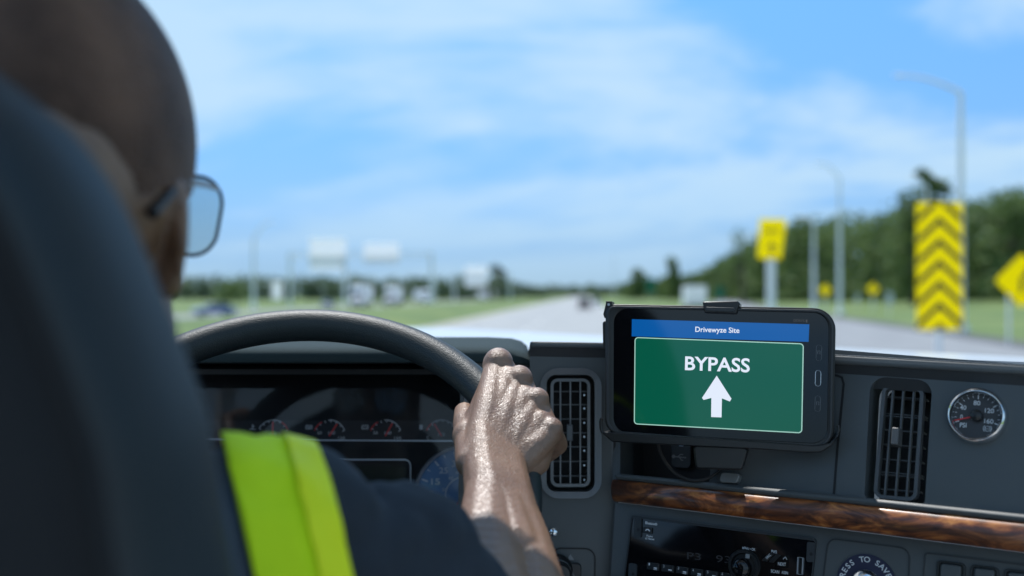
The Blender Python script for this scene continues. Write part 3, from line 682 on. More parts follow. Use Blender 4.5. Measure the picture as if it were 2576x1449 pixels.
# --- centre panel
b=MB(); b.prism(PC.uvs([(1541,1215),(1541,872),(2105,880),(2750,930),(2750,1350),(2138,1275),(1981,1258)]),-.03,0)
o=on(PC,b,'centre_panel',M_dash)
def cut(o,pl,pts,z0=-.05,z1=.02,r=None):
    """cut a real opening with an exact boolean, baked into the mesh"""
    c=MB(); c.prism(pts,z0,z1); co=c.build('cutter',M_deep,None,pl.M,smooth=None)
    md=o.modifiers.new('cut','BOOLEAN'); md.object=co; md.operation='DIFFERENCE'; md.solver='EXACT'
    bpy.context.view_layer.update(); dg=bpy.context.evaluated_depsgraph_get(); me=bpy.data.meshes.new_from_object(o.evaluated_get(dg))
    o.modifiers.remove(md); o.data=me; bpy.data.objects.remove(co); WM.pop(co,None) if False else None
def cut2(o,pl,pts,z0=-.05,z1=.02):
    c=MB(); c.prism(pts,z0,z1); me0=c.mesh('cutter',M_deep); co=bpy.data.objects.new('cutter',me0); COL.objects.link(co); co.matrix_world=pl.M
    md=o.modifiers.new('cut','BOOLEAN'); md.object=co; md.operation='DIFFERENCE'; md.solver='EXACT'
    bpy.context.view_layer.update(); dg=bpy.context.evaluated_depsgraph_get(); me=bpy.data.meshes.new_from_object(o.evaluated_get(dg))
    o.modifiers.remove(md); o.data=me; bpy.data.objects.remove(co); bpy.data.meshes.remove(me0)
# pocket under the tablet
pk=rpoly(PC.uvs([(1560,1198),(1560,900),(1800,905),(1785,1219)]),[.006,.01,.01,.006])
cut2(o,PC,pk,-.06,.02)
v2o=rpoly(PC.uvs([(2174,1252),(2190,946),(2346,957),(2326,1270)]),[.004,.014,.014,.004])
cut2(o,PC,v2o,-.06,.02)
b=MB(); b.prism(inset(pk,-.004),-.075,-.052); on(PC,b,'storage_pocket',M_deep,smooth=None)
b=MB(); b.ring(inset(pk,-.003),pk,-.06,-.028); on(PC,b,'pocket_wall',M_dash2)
# seam groove
sm=PC.uvs([(2090,944),(2106,945),(2118,950),(2123,966),(2116,1040),(2107,1130),(2098,1243)])
b=MB(); strip(b.bm,sm,.0022,.0006); on(PC,b,'panel_seam',M_deep,smooth=None)
# lip / ledge above: runs straight over the vent column, then along the centre panel
def ledge(name,pl,top,h_px,zout,m_,zin=-.02):
    b=MB(); t=pl.uvs(top,zout); lo=pl.uvs([(x,y+h_px) for x,y in top],zout)
    b.prism(t+lo[::-1],zin,zout); return on(pl,b,name,m_,bevel=.003,seg=3)
ledge('top_ledge',PC,[(1545,861),(2103,890),(2760,926)],24,.010,M_ledge)
ledge('top_ledge',PV,[(1334,858),(1556,862)],16,.007,M_ledge)
b=MB(); 
# dash top running forward from the ledge
pts=[P(1334,858,1.05),P(1550,862,1.03)]
a=PC.M@Vector((*PC.uv(2103,890,.010),.010)); c=PC.M@Vector((*PC.uv(2760,926,.010),.010)); a0=PC.M@Vector((*PC.uv(1560,862,.022),.022))
near=[PV.M@Vector((*PV.uv(1334,858,.007),.007)),PV.M@Vector((*PV.uv(1545,862,.007),.007)),a,c]
near=[p+Vector((0,0,-.001)) for p in near]
far=[Vector((near[0].x,1.42,near[0].z-.05)),Vector((near[1].x,1.42,near[1].z-.05)),Vector((near[2].x+.2,1.42,near[2].z-.05)),Vector((1.4,1.2,near[3].z-.05))]
nv=[b.bm.verts.new(p) for p in near]; fv=[b.bm.verts.new(p) for p in far]; lv=[b.bm.verts.new(p-Vector((0,-.01,.03))) for p in near]
for i in range(3): b.bm.faces.new((nv[i],nv[i+1],fv[i+1],fv[i])); b.bm.faces.new((nv[i],nv[i+1],lv[i+1],lv[i]))
b.build('dash_top',M_dash2,dash,smooth=None)
# small step and sloping shelf above the wood
b=MB(); b.prism(PC.uvs([(1549,1206),(1549,1190),(1981,1232),(2138,1248),(2600,1296),(2740,1312),(2740,1335),(2600,1317),(2138,1267),(1981,1252)],.006),-.004,.009); on(PC,b,'shelf_edge',M_dash,bevel=.003)
# --- wood trim: bowed section along the panel
tp=[(1551,1207),(1760,1228),(1981,1251),(2138,1267),(2350,1290),(2576,1314),(2740,1332)]; bt_=[(1551,1263),(1760,1288),(1981,1316),(2138,1335),(2350,1362),(2576,1391),(2740,1412)]
b=MB(); sec=[(.5-.5*math.cos(math.pi*i/16),.003+.0085*math.sin(math.pi*i/16)**.8) for i in range(17)]; rows=[]
for (p,q) in zip(tp,bt_):
    A=PC.uv(*p); Bq=PC.uv(*q); rows.append([b.bm.verts.new((A.x+(Bq.x-A.x)*s,A.y+(Bq.y-A.y)*s,h)) for s,h in sec])
for r0,r1 in zip(rows,rows[1:]):
    for i in range(len(sec)-1): b.bm.faces.new((r0[i],r0[i+1],r1[i+1],r1[i]))
b.bm.faces.new(rows[0]); b.bm.faces.new(rows[-1][::-1])
wd=on(PC,b,'wood_trim',M_wood,smooth=180); tag(wd,'glossy brown burl wood strip with reflections')
# --- lower panel
b=MB(); b.prism(PL.uvs([(1548,1264),(1760,1290),(1981,1318),(2138,1337),(2576,1393),(2740,1414),(2740,1700),(1520,1700)]),-.03,0); low=on(PL,b,'lower_panel',M_dash)
# --- vent column
b=MB(); b.prism(rpoly(PV.uvs([(1333,1500),(1333,874),(1541,878),(1541,1215),(1546,1264),(1528,1500)]),.001,2),-.03,0); vc=on(PV,b,'vent_column',M_dash)
b=MB(); strip(b.bm,PV.uvs([(1541,880),(1540,1200),(1548,1262),(1530,1500)]),.0018,.0008); on(PV,b,'panel_edge',M_grey,smooth=None)
b=MB(); strip(b.bm,PV.uvs([(1546,880),(1545,1200),(1553,1262),(1535,1500)]),.0022,.0004); on(PV,b,'panel_seam',M_deep,smooth=None)
v1=PV.uvs([(1359,1253),(1359,926),(1513,926),(1513,1253)])
v1i=rpoly(PV.uvs([(1375,1237),(1375,943),(1496,943),(1496,1237)]),.010,6)
cut2(vc,PV,v1i,-.06,.02)
M_vent2=mat('vent_dark',(.075,.08,.085),.45)
def vent(pl,outer,inner,grille,bars,rowsy,tab,label):
    M_v=M_vent if outer else M_vent2
    """outer/inner: rounded polygons (same count); grille: px corners BL,TL,TR,BR"""
    t=MB(); 
    root=None
    if outer: t.ring(outer,inner,-.004,.005,.001); root=on(pl,t,'air_vent',M_vent,bevel=.0)
    g=pl.uvs(grille,-.006); BL,TL,TR,BR=g
    def q(s,h): return (BL.lerp(TL,h)).lerp(BR.lerp(TR,h),s)
    fr=rpoly([BL,TL,TR,BR],.008,6); fi=inset(fr,.0032)
    b=MB(); b.ring(fr,fi,-.014,-.006)
    if root is None: root=on(pl,b,'air_vent',M_v)
    else: on(pl,b,'grille_frame',M_vent,root)
    root['label']=label
    for s in bars:
        b=MB(); a=q(s,.02); c=q(s,.98); e=Vector((.0008,0)); b.prism([a-e,a+e,c+e,c-e],-.012,-.0075); on(pl,b,'vertical_bar',M_v,root)
    b=MB()
    for h in rowsy:
        a=q(.03,h); c=q(.97,h); e=Vector((0,.0006)); b.prism([a-e,c-e,c+e,a+e],-.03,-.020)
    on(pl,b,'louvre_blades',M_grey if outer else M_vent2,root,smooth=None)
    b=MB(); b.prism(inset(fr,-.008),-.056,-.050); on(pl,b,'duct',M_deep,root,smooth=None)
    b=MB(); a=q(tab[0],tab[1]-.075); c=q(tab[0],tab[1]+.075); e=Vector((.0032,0)); b.prism(rpoly([a-e,a+e,c+e,c-e],.001,3),-.008,.006); on(pl,b,'vent_tab',M_grey if outer else M_vent2,root,bevel=.0012)
    b=MB()
    for h in [x-.035 for x in rowsy]:
        c=q(.86,h); b.prism(circ(c,.0011,10),-.022,-.019)
    on(pl,b,'link_pins',M_silver,root,smooth=None)
    return root
vent(PV,rpoly(v1,.020,6),rpoly(PV.uvs([(1375,1237),(1375,943),(1496,943),(1496,1237)]),.010,6),[(1385,1225),(1385,952),(1485,952),(1485,1225)],[.25,.5,.75],[.09,.225,.36,.49,.62,.755,.88],(.48,.50),'upright vent with a light grey surround beside the hand')
vent(PC,None,None,[(2196,1252),(2220,966),(2325,974),(2306,1262)],[.25,.5,.75],[.10,.225,.245,.36,.49,.62,.745,.765,.92],(.48,.53),'upright vent in a dark recess left of the round gauge')
# --- round pressure gauge
gc=PC.uv(2459,1048); gr_=PC.uv(2538,1052)-gc; gr=gr_.length*1.0
Mg=PC.M@Matrix.Translation((gc.x,gc.y,0))
b=MB(); b.lathe([(gr*.76,.0),(gr*.77,.004),(gr*.80,.008),(gr*.88,.010),(gr*.95,.0085),(gr,.004),(gr,-.002),(gr*.76,-.002)],Mg,64); gg=b.build('pressure_gauge',M_chrome,dash,smooth=60)
M_face=mat('gauge_face',(.035,.035,.038),.5)
b=MB(); b.prism(circ((0,0),gr*.78,48),-.001,.001); b.build('dial',M_face,gg,Mg,smooth=None)
b=MB(); s=gr/.0301
for i in range(17):
    a=R(200-220*i/16); l=.004 if i%4==0 else .0022
    ca,sa=math.cos(a),math.sin(a); strip(b.bm,[(ca*gr*.74,sa*gr*.74),(ca*(gr*.74-l*s),sa*(gr*.74-l*s))],(.0009 if i%4==0 else .0005)*s,.0016)
for tx,x,y,wd_ in (('80',-.001,.0118,.0066),('40',-.0142,.0060,.0062),('120',.0116,.0044,.0088),('160',.0116,-.0068,.0088),('PSI',-.0130,-.0128,.0066),('0',-.0152,-.0042,.0026)):
    put_text(b.bm,tx,((x-wd_/2)*s,y*s),((x+wd_/2)*s,y*s),.0016,h=.0048*s,bold=.012)
strip(b.bm,arcp((.0108*s,-.0125*s),.0026*s,0,360,20),.0005*s,.0016)
strip(b.bm,arcp((.0108*s,-.0125*s),.0040*s,130,230,8),.0006*s,.0016); strip(b.bm,arcp((.0108*s,-.0125*s),.0040*s,-50,50,8),.0006*s,.0016)
for i in (-1,0,1): b.prism(circ((.0108*s+i*.0013*s,-.0125*s),.0004*s,8),.0014,.0017)
b.build('dial_markings',M_white,gg,Mg,smooth=None)
b=MB(); a=R(197); strip(b.bm,[(0,0),(math.cos(a)*gr*.74,math.sin(a)*gr*.74)],.0013*s,.0035); b.build('needle',M_red,gg,Mg,smooth=None)
b=MB(); b.lathe([(gr*.20,.002),(gr*.21,.005),(gr*.17,.0068),(0,.0075)],Mg,24); b.build('needle_hub',M_blk,gg,smooth=60)
# --- radio
c=PL.uvs([(1574,1450),(1592,1296),(2055,1355),(2040,1520),(1566,1520)])
rc=PL.uvs([(1563,1530),(1592,1296),(2056,1355),(2034,1570)])
b=MB(); b.ring(rpoly(rc,.003,3),rpoly(inset(rc,.0025),.002,3),-.002,.0035); rd=on(PL,b,'radio',M_dash2); rd['label']='black radio with preset buttons and round menu knob'
b=MB(); b.prism(rpoly(inset(rc,.0026),.002,3),-.001,.0022); on(PL,b,'radio_face',M_gloss,rd)
for (px,py,w1,h1) in ((1605,1326,10,26),(2040,1388,11,26),(1592,1438,11,22)):
    b=MB(); b.prism(rpoly(PL.uvs([(px-w1,py+h1),(px-w1+2,py-h1),(px+w1,py-h1+3),(px+w1-2,py+h1)],.003),.002,4),.0018,.0042); e=on(PL,b,'mounting_ear',M_dash2,rd)
    b=MB(); b.prism(circ(PL.uv(px+1,py+6,.004),.0016,12),.0040,.0045); on(PL,b,'screw_hole',M_deep,rd,smooth=None)
def ptext(b,pl,s,px0,py0,px1,py1,z,hpx=None,bold=0.0):
    p0=pl.uv(px0,py0,z); p1=pl.uv(px1,py1,z); h=None
    if hpx: h=(pl.uv(px0,py0-hpx,z)-p0).length
    put_text(b.bm,s,p0,p1,z,h,bold)
b=MB(); z=.0026
ptext(b,PL,'Bluetooth',1623,1318,1653,1322,z,7,.03); ptext(b,PL,'Phone',1626,1350,1642,1352,z,5,.02); ptext(b,PL,'x2 Reset',1622,1356,1646,1359,z,5,.02)
ptext(b,PL,'MENU • OK',1867,1382,1900,1386,z,7,.01); ptext(b,PL,'PWR',1940,1391,1955,1393,z,8,.01)
ptext(b,PL,'NEXT',1957,1422,1977,1424,z,8,.01); ptext(b,PL,'SCAN',1939,1440,1960,1443,z,8,.01); ptext(b,PL,'ASEN',1966,1443,1982,1445,z,7,.01)
on(PL,b,'radio_lettering',M_white,rd,smooth=None)
b=MB(); ptext(b,PL,'P3   93.1',1728,1406,1862,1420,z,17); on(PL,b,'dim_display',mat('dim_lcd',(.035,.03,.03),.4),rd,smooth=None)
b=MB(); b.prism(rpoly(PL.uvs([(1617,1340),(1618,1326),(1641,1328),(1640,1343)],.003),.001,3),.002,.0045); pb=on(PL,b,'phone_button',M_blk,rd,bevel=.0005)
b=MB(); cc=PL.uv(1629,1337,.0048); strip(b.bm,arcp((cc.x,cc.y-.0004),.0024,20,160,8),.0012,.0048); on(PL,b,'phone_symbol',M_white,pb,smooth=None)
for i in range(6):
    px=1644.5+i*36.8; py=1425+i*5.0
    b=MB(); b.prism(rpoly(PL.uvs([(px-16,py+7),(px-15,py-11),(px+15,py-7),(px+14,py+11)],.003),.0008,3),.002,.0055); bb=on(PL,b,'preset_button',M_blk,rd,bevel=.0006)
    b=MB(); ptext(b,PL,str(i+1),px-13,py-3,px-10,py-2.6,.0058,6); cc=PL.uv(px+4,py+4,.0058); strip(b.bm,[(cc.x-.0018,cc.y),(cc.x+.0018,cc.y)],.0012,.0058)
    if i in (0,2,3): strip(b.bm,[(cc.x-.002,cc.y-.0015),(cc.x+.002,cc.y-.0015)],.0005,.0058)
    on(PL,b,'button_lettering',M_white,bb,smooth=None)
kc=PL.uv(1872,1423,.003); Mk=PL.M@Matrix.Translation((kc.x,kc.y,0))
b=MB(); b.lathe([(.0155,.002),(.0155,.005),(.0145,.0065),(.012,.0065),(.011,.004),(.0,.004)],Mk,40); kn=b.build('menu_knob',M_blk,rd,smooth=50)
b=MB(); b.lathe([(.0088,.004),(.0088,.013),(.0075,.0150),(.004,.0162),(0,.0165)],Mk@Matrix.Translation((0,-.002,0)),32); b.build('knob_cap',M_gloss,kn,smooth=50)
b=MB(); b.box((.004,.0095,.0068),(.004,.004,.0006),Mk@Matrix.Rotation(.3,4,'Z') if False else Mk); b.build('knob_symbol',M_dimw,kn,smooth=None)
def btn(name,px4,z=.006,m_=M_blk,parent=rd,pl=PL):
    b=MB(); b.prism(rpoly(pl.uvs(px4,.004),.001,3),.002,z); return on(pl,b,name,m_,parent,bevel=.0006)
btn('source_button',[(1915,1411),(1936,1391),(1950,1393),(1929,1413)]); btn('side_button',[(1932,1414),(1953,1394),(1966,1396),(1945,1416)])
btn('next_button',[(1944,1428),(1946,1413),(1970,1395),(1985,1398),(1983,1431)],.0022); btn('scan_button',[(1929,1446),(1931,1432),(1985,1437),(1983,1452)],.0022)
b=MB(); ptext(b,PL,'SRC',1929,1407,1940,1397,.0066,6,.01); cc=PL.uv(1975,1404,.003); strip(b.bm,[(cc.x-.0018,cc.y-.0012),(cc.x,cc.y+.0012),(cc.x+.0018,cc.y-.0012)],.0006,.0028); on(PL,b,'button_lettering',M_white,rd,smooth=None)
b=MB(); u4=PL.uvs([(2005,1444),(2007,1401),(2022,1403),(2020,1446)],.003); b.ring(rpoly(u4,.0006,2),rpoly(inset(u4,.001),.0005,2),.002,.0045); ub=on(PL,b,'usb_socket',M_silver,rd)
b=MB(); b.prism(rpoly(inset(u4,.003),.0003,2),.002,.0038); on(PL,b,'socket_tongue',M_blk,ub)
# --- round video button panel
pp=PL.uvs([(2058,1560),(2082,1352),(2291,1379),(2282,1580)]); b=MB(); b.ring(rpoly(pp,.009,5),rpoly(inset(pp,.0016),.008,5),-.001,.0012); on(PL,b,'button_panel_rim',M_dash2)
bc=PL.uv(2180,1469); br=(PL.uv(2257,1475)-bc).length; Mb=PL.M@Matrix.Translation((bc.x,bc.y,0))
b=MB(); b.prism(circ((0,0),br,48),0,.0015); vb=b.build('video_button',mat('navy_label',(.012,.014,.045),.5),dash,Mb,smooth=None); vb['label']='round dark blue PRESS TO SAVE VIDEO button'
b=MB(); txt='PRESS TO SAVE VIDEO'; n_=len(txt); step=12.6; wds={}
for i,ch in enumerate(txt):
    if ch==' ': continue
    a=R(88+step*(7.2-i)); rr=br*.73; cpt=Vector((math.cos(a),math.sin(a)))*rr; e=Vector((math.sin(a),-math.cos(a))); wch=text_geo(ch,.02)[2]/text_geo('E',.02)[2]*br*.118
    put_text(b.bm,ch,cpt-e*wch/2,cpt+e*wch/2,.002,h=br*.185,bold=.02)
b.build('ring_lettering',M_white,vb,Mb,smooth=None)
b=MB(); b.lathe([(br*.50,.0015),(br*.50,.004),(br*.44,.0055),(br*.36,.0045),(br*.34,.004),(br*.2,.0055),(0,.006)],Mb,40); b.build('push_cap',M_chrome,vb,smooth=50)
# --- switch bank
sp=PL.uvs([(2315,1560),(2327,1389),(2760,1442),(2760,1600)]); b=MB(); b.ring(rpoly(sp,.004,4),rpoly(inset(sp,.0012),.003,4),-.001,.0016); on(PL,b,'switch_panel_rim',M_dash2)
for i in range(5):
    x0=2357+i*84; y0=1409+i*10.5
    q4=PL.uvs([(x0-4,y0+110),(x0+2,y0),(x0+74,y0+9),(x0+70,y0+120)]); b=MB(); b.ring(rpoly(q4,.004,4),rpoly(inset(q4,.0025),.003,4),0,.003); sw=on(PL,b,'rocker_switch',M_blk,bevel=.0004)
    b=MB(); b.prism(rpoly(inset(q4,.0032),.002,3),0,.006,top=rpoly(inset(q4,.0042),.002,3)); on(PL,b,'rocker',M_dash,sw,bevel=.001)
# --- lower left: hazard panel and key by the wrist
hp=PV.uvs([(1385,1500),(1385,1377),(1499,1379),(1497,1500)]); b=MB(); b.ring(rpoly(hp,.011,6),rpoly(inset(hp,.0018),.010,6),-.002,.0012); on(PV,b,'hazard_panel_rim',M_deep)
hb=PV.uvs([(1412,1500),(1414,1414),(1462,1416),(1462,1500)]); b=MB(); b.prism(rpoly(hb,.004,4),0,.006); hz_=on(PV,b,'hazard_switch',M_blk,bevel=.001)
b=MB(); cc=PV.uv(1435,1407,.002); b.prism([(cc.x-.004,cc.y-.001),(cc.x+.004,cc.y-.001),(cc.x,cc.y+.005)],.0001,.001)
cc=PV.uv(1434,1443,.0065); 
for a in (90,210,330): pass
tri=[(cc.x+.0055*math.cos(R(a)),cc.y+.0055*math.sin(R(a))) for a in (90,210,330)]; strip(b.bm,tri+[tri[0]],.0008,.0066)
b.bm.faces.ensure_lookup_table(); on(PV,b,'switch_symbols',M_dimw,hz_,smooth=None)
kc=PV.uv(1399,1432); Mk=PV.M@Matrix.Translation((kc.x,kc.y,0))@Matrix.Rotation(R(8),4,'Y')
b=MB(); b.lathe([(.016,0),(.017,.006),(.0155,.012),(.012,.014),(.0115,.03),(.009,.034),(0,.034)],Mk,28); ig=b.build('ignition_lock',M_blk,dash,smooth=50)
b=MB(); b.lathe([(.0125,.012),(.0132,.016),(.0128,.022),(.0120,.023)],Mk,28); b.build('chrome_collar',M_chrome,ig,smooth=50)
b=MB(); b.lathe([(.004,0),(.0045,.004),(.002,.006),(0,.006)],PV.M@Matrix.Translation((*PV.uv(1393,1338),0)),14); b.build('small_knob',M_chrome,dash,smooth=50)
# --- pocket details: usb charger panel
ZP=-.05
u4=PC.uvs([(1688,1176),(1688,1080),(1738,1084),(1738,1180)],-.045); b=MB(); b.prism(rpoly(u4,.006,4),-.055,-.045); up=on(PC,b,'charger_panel',M_dash2,bevel=.001)
b=MB(); cc=PC.uv(1711,1150,-.0445); strip(b.bm,[(cc.x-.0075,cc.y),(cc.x+.007,cc.y)],.0012,-.0446); strip(b.bm,[(cc.x-.003,cc.y),(cc.x,cc.y+.003),(cc.x+.003,cc.y+.003)],.001,-.0446); strip(b.bm,[(cc.x-.001,cc.y),(cc.x+.002,cc.y-.003),(cc.x+.004,cc.y-.003)],.001,-.0446)
b.prism(circ((cc.x-.008,cc.y),.0019,12),-.0449,-.0444); on(PC,b,'usb_symbol',M_dimw,up,smooth=None)
b=MB(); b.prism(PC.uvs([(1709,1122),(1709,1105),(1719,1105),(1719,1122)],-.0445),-.045,-.044); on(PC,b,'usb_slot',M_silver,up,smooth=None)
b=MB(); cc=PC.uvs([(1815,1216),(1822,1190),(1870,1194),(1860,1218)]); b.prism(rpoly(cc,.003,3),-.004,.007); on(PC,b,'plug_socket',mat('clear_grey_plastic',(.16,.17,.17),.3),dash,bevel=.001)
# --- instrument hood over the cluster
b=MB()
HXL,HXR=-.62,.022
def zz_(py,d): return CZ+(HY-py)/F*d
secs=[]
for (x,sh) in ((HXL,0),(-.5,0),(-.3,0),(-.12,0),(-.03,.0),(.000,.0015),(.012,.005),(.019,.011),(.0225,.022)):
    f=.0
    secs.append([(x,1.44,CZ-.085-sh),(x,1.34,CZ-.0585-sh),(x,1.26,zz_(848,1.26)-sh),(x,1.16,zz_(866,1.16)-sh),(x,1.125,zz_(872,1.125)-sh),(x,1.108,zz_(881,1.108)-sh*.8),(x,1.104,zz_(893,1.104)-sh*.5),(x,1.106,zz_(911,1.106)-sh*.3),(x,1.115,zz_(914,1.115)-sh*.3)])
vv=[[b.bm.verts.new(p) for p in s_] for s_ in secs]
for a_,c_ in zip(vv,vv[1:]):
    for i in range(len(a_)-1): b.bm.faces.new((a_[i],c_[i],c_[i+1],a_[i+1]))
# right end cheek going down
e=vv[-1]; dn=[b.bm.verts.new((.0235,v.co.y,CZ-.32)) for v in e]
for i in range(len(e)-1): b.bm.faces.new((e[i],dn[i],dn[i+1],e[i+1]))
b.build('instrument_hood',mat('hood_plastic',(.034,.050,.054),.85,spec=.12,bump=(900,.5,.0006)),dash,smooth=60)
# surround right of the cluster opening, with its curved seam
PS=Plane(1240,1000,1.112,0,3)
b=MB(); b.prism(rpoly(PS.uvs([(1148,1500),(1158,980),(1142,905),(1334,905),(1336,1500)]),.002,3),-.02,0); on(PS,b,'cluster_surround',M_dash)
b=MB(); strip(b.bm,PS.uvs([(1180,912),(1230,916),(1268,926),(1295,950),(1306,985),(1308,1100),(1306,1300)]),.0022,.0006); on(PS,b,'panel_seam',M_grey,smooth=None)
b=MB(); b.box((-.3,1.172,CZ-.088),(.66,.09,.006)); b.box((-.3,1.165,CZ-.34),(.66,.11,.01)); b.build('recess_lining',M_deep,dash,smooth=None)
# --- cluster
b=MB(); b.prism(PK.uvs([(380,1420),(380,880),(1200,880),(1200,1420)]),-.02,0); cl=on(PK,b,'instrument_cluster',mat('cluster_face',(.007,.007,.008),.45,spec=.15)); cl['label']='black instrument cluster with a row of small red needle gauges'
b=MB(); b.prism(PK.uvs([(430,1108),(430,1058),(1200,1058),(1200,1108)]),0,.001); on(PK,b,'gauge_strip',mat('cluster_strip',(.020,.020,.022),.5,spec=.2),cl,smooth=None)
b=MB(); strip(b.bm,PK.uvs([(430,1104),(700,1107),(1200,1110)]),.0012,.002)
fr=PK.uvs([(760,1300),(760,1155),(1034,1155),(1034,1300)]); b.ring(rpoly(fr,.008,6),rpoly(inset(fr,.0016),.007,6),0,.003)
on(PK,b,'silver_line',M_silver,cl,smooth=None)
b=MB(); fr=PK.uvs([(770,1290),(770,1170),(1022,1172),(1022,1290)]); b.prism(rpoly(fr,.003,3),0,.0022); on(PK,b,'info_display',mat('lcd_off',(.012,.018,.014),.15),cl)
M_tick=mat('cluster_marking',(.45,.46,.47),.5)
for i,(px,nums,na,rz_) in enumerate(((687,(('100',0,0),),92,(20,60)),(829,(('50',-25,4),('100',6,4),('150',31,-9)),58,(120,160)),(970,(('50',-25,4),('100',6,4),('150',31,-9)),62,(120,160)),(1111,(('E',-34,-8),('1/2',0,0)),122,(130,160)))):
    ctr=PK.uv(px,1097); r_=(PK.uv(px+40,1097)-ctr).length; k_=r_/40; Mx=PK.M@Matrix.Translation((ctr.x,ctr.y,0))
    b=MB(); strip(b.bm,arcp((0,0),r_,20,95 if i in(1,2) else 150),.0010,.0018)
    for j in range(7):
        a=R(20+j*22); strip(b.bm,[(math.cos(a)*r_,math.sin(a)*r_),(math.cos(a)*r_*.86,math.sin(a)*r_*.86)],.0009,.0018)
    for s_,dx,dy in nums: 
        wt=len(s_)*5.6; put_text(b.bm,s_,((dx-wt/2)*k_,dy*k_),((dx+wt/2)*k_,dy*k_),.0018,h=7.5*k_)
    ic=(-52*k_,22*k_)
    if i in (1,2): strip(b.bm,arcp(ic,5*k_,0,360,16),.0007,.0018); strip(b.bm,arcp(ic,8*k_,130,230,8),.0008,.0018); strip(b.bm,arcp(ic,8*k_,-50,50,8),.0008,.0018); put_text(b.bm,'1' if i==1 else '2',(ic[0]-1.5*k_,ic[1]-3*k_),(ic[0]+1.5*k_,ic[1]-3*k_),.0018,h=6*k_)
    elif i==3: b.prism([(ic[0]-4*k_,ic[1]-6*k_),(ic[0]+4*k_,ic[1]-6*k_),(ic[0]+4*k_,ic[1]+6*k_),(ic[0]-4*k_,ic[1]+6*k_)],.001,.0018)
    else: strip(b.bm,[(ic[0]-8*k_,ic[1]-5*k_),(ic[0]+8*k_,ic[1]-5*k_)],.0009,.0018); strip(b.bm,[(ic[0],ic[1]-5*k_),(ic[0],ic[1]+7*k_)],.0012,.0018); strip(b.bm,[(ic[0],ic[1]+2*k_),(ic[0]+5*k_,ic[1]+2*k_)],.0009,.0018)
    b2=b.build('small_gauge',M_tick,cl,Mx,smooth=None)
    b=MB(); strip(b.bm,arcp((0,0),r_,*rz_,6),.0012,.0020); strip(b.bm,[(0,0),(math.cos(R(na))*r_*.9,math.sin(R(na))*r_*.9)],.0016,.0024); b.build('needle',M_red,b2,Mx,smooth=None)
ctr=PK.uv(1167,1247); r_=(PK.uv(1167+122,1247)-ctr).length; Mx=PK.M@Matrix.Translation((ctr.x,ctr.y,0)); k_=r_/122
b=MB(); b.prism(circ((0,0),r_*.97,64),0,.0015); spd=b.build('speedometer',mat('speedo_blue_reflection',(.09,.20,.38),.4),cl,Mx,smooth=None)  # blue reflection over the dial put into its face colour
b=MB(); b.lathe([(r_*.96,.001),(r_*.97,.005),(r_*1.0,.006),(r_*1.03,.004),(r_*1.03,.001)],Mx,64); b.build('silver_ring',M_silver,spd,smooth=50)
b=MB()
for j in range(19):
    a=R(215-j*14); strip(b.bm,[(math.cos(a)*r_*.93,math.sin(a)*r_*.93),(math.cos(a)*r_*(.80 if j%2==0 else .86),math.sin(a)*r_*(.80 if j%2==0 else .86))],.0018 if j%2==0 else .001,.002)
for s_,x,y in (('35',1148,1174),('25',1116,1191),('15',1096,1219),('5',1084,1252),('45',1182,1166),('55',1215,1180),('65',1238,1212)):
    p_=PK.uv(x,y)-ctr; wt=(22 if len(s_)>1 else 10)*k_; put_text(b.bm,s_,(p_.x-wt/2,p_.y),(p_.x+wt/2,p_.y),.002,h=15*k_,bold=.01)
for s_,x,y in (('60',1153,1192),('40',1134,1207),('20',1118,1236)):
    p_=PK.uv(x,y)-ctr; wt=12*k_; put_text(b.bm,s_,(p_.x-wt/2,p_.y),(p_.x+wt/2,p_.y),.002,h=8*k_)
strip(b.bm,arcp((0,0),r_*.38,0,360,40),.0012,.002); b.build('speed_markings',M_white,spd,Mx,smooth=None)
b=MB(); a=R(232); strip(b.bm,[(0,0),(math.cos(a)*r_*.7,math.sin(a)*r_*.7)],.002,.004); b.build('needle',M_red,spd,Mx,smooth=None)
# cluster glass
b=MB(); b.prism(PK.uvs([(400,1400),(400,905),(1180,905),(1180,1400)],.012),.011,.012); on(PK,b,'cluster_glass',thin_glass('cluster_lens',(.97,.98,1),.0),cl,smooth=None)
# lower dash under the cluster
cbox('knee_panel',-.9,.03,1.10,1.2,-.75,-.345,M_dash2,dash); 
# ================================================================ STEERING WHEEL
WC=V3(-.19766,.85988,-.16669); wy,wt_=-.06421,.86512
wu=Vector((math.cos(wy),-math.sin(wy),0)); wnh=Vector((-math.sin(wy),-math.cos(wy),0)); wv=Vector((0,0,math.cos(wt_)))-wnh*math.sin(wt_); wn=wnh*math.cos(wt_)+Vector((0,0,math.sin(wt_)))
MW=Matrix.Translation(WC)@Matrix((wu,wv,wn)).transposed().to_4x4(); RW=.208
def rim(a): return WC+(wu*math.cos(R(a))+wv*math.sin(R(a)))*RW
def rad_(a): return wu*math.cos(R(a))+wv*math.sin(R(a))
whl=thing('steering_wheel','black textured steering wheel gripped by the driver\'s right hand','steering wheel',WC-wn*.1)
b=MB(); b.tube([(RW*math.cos(2*math.pi*i/128),RW*math.sin(2*math.pi*i/128),0) for i in range(128)],.0163,28,closed=True); b.build('rim',M_leather,whl,MW,smooth=180)
b=MB(); b.lathe([(0,-.03),(.05,-.03),(.055,-.02),(.05,-.006),(.03,0),(0,.002)],MW@Matrix.Translation((0,-.02,-.02)),32); b.build('hub',M_blk,whl,smooth=50)
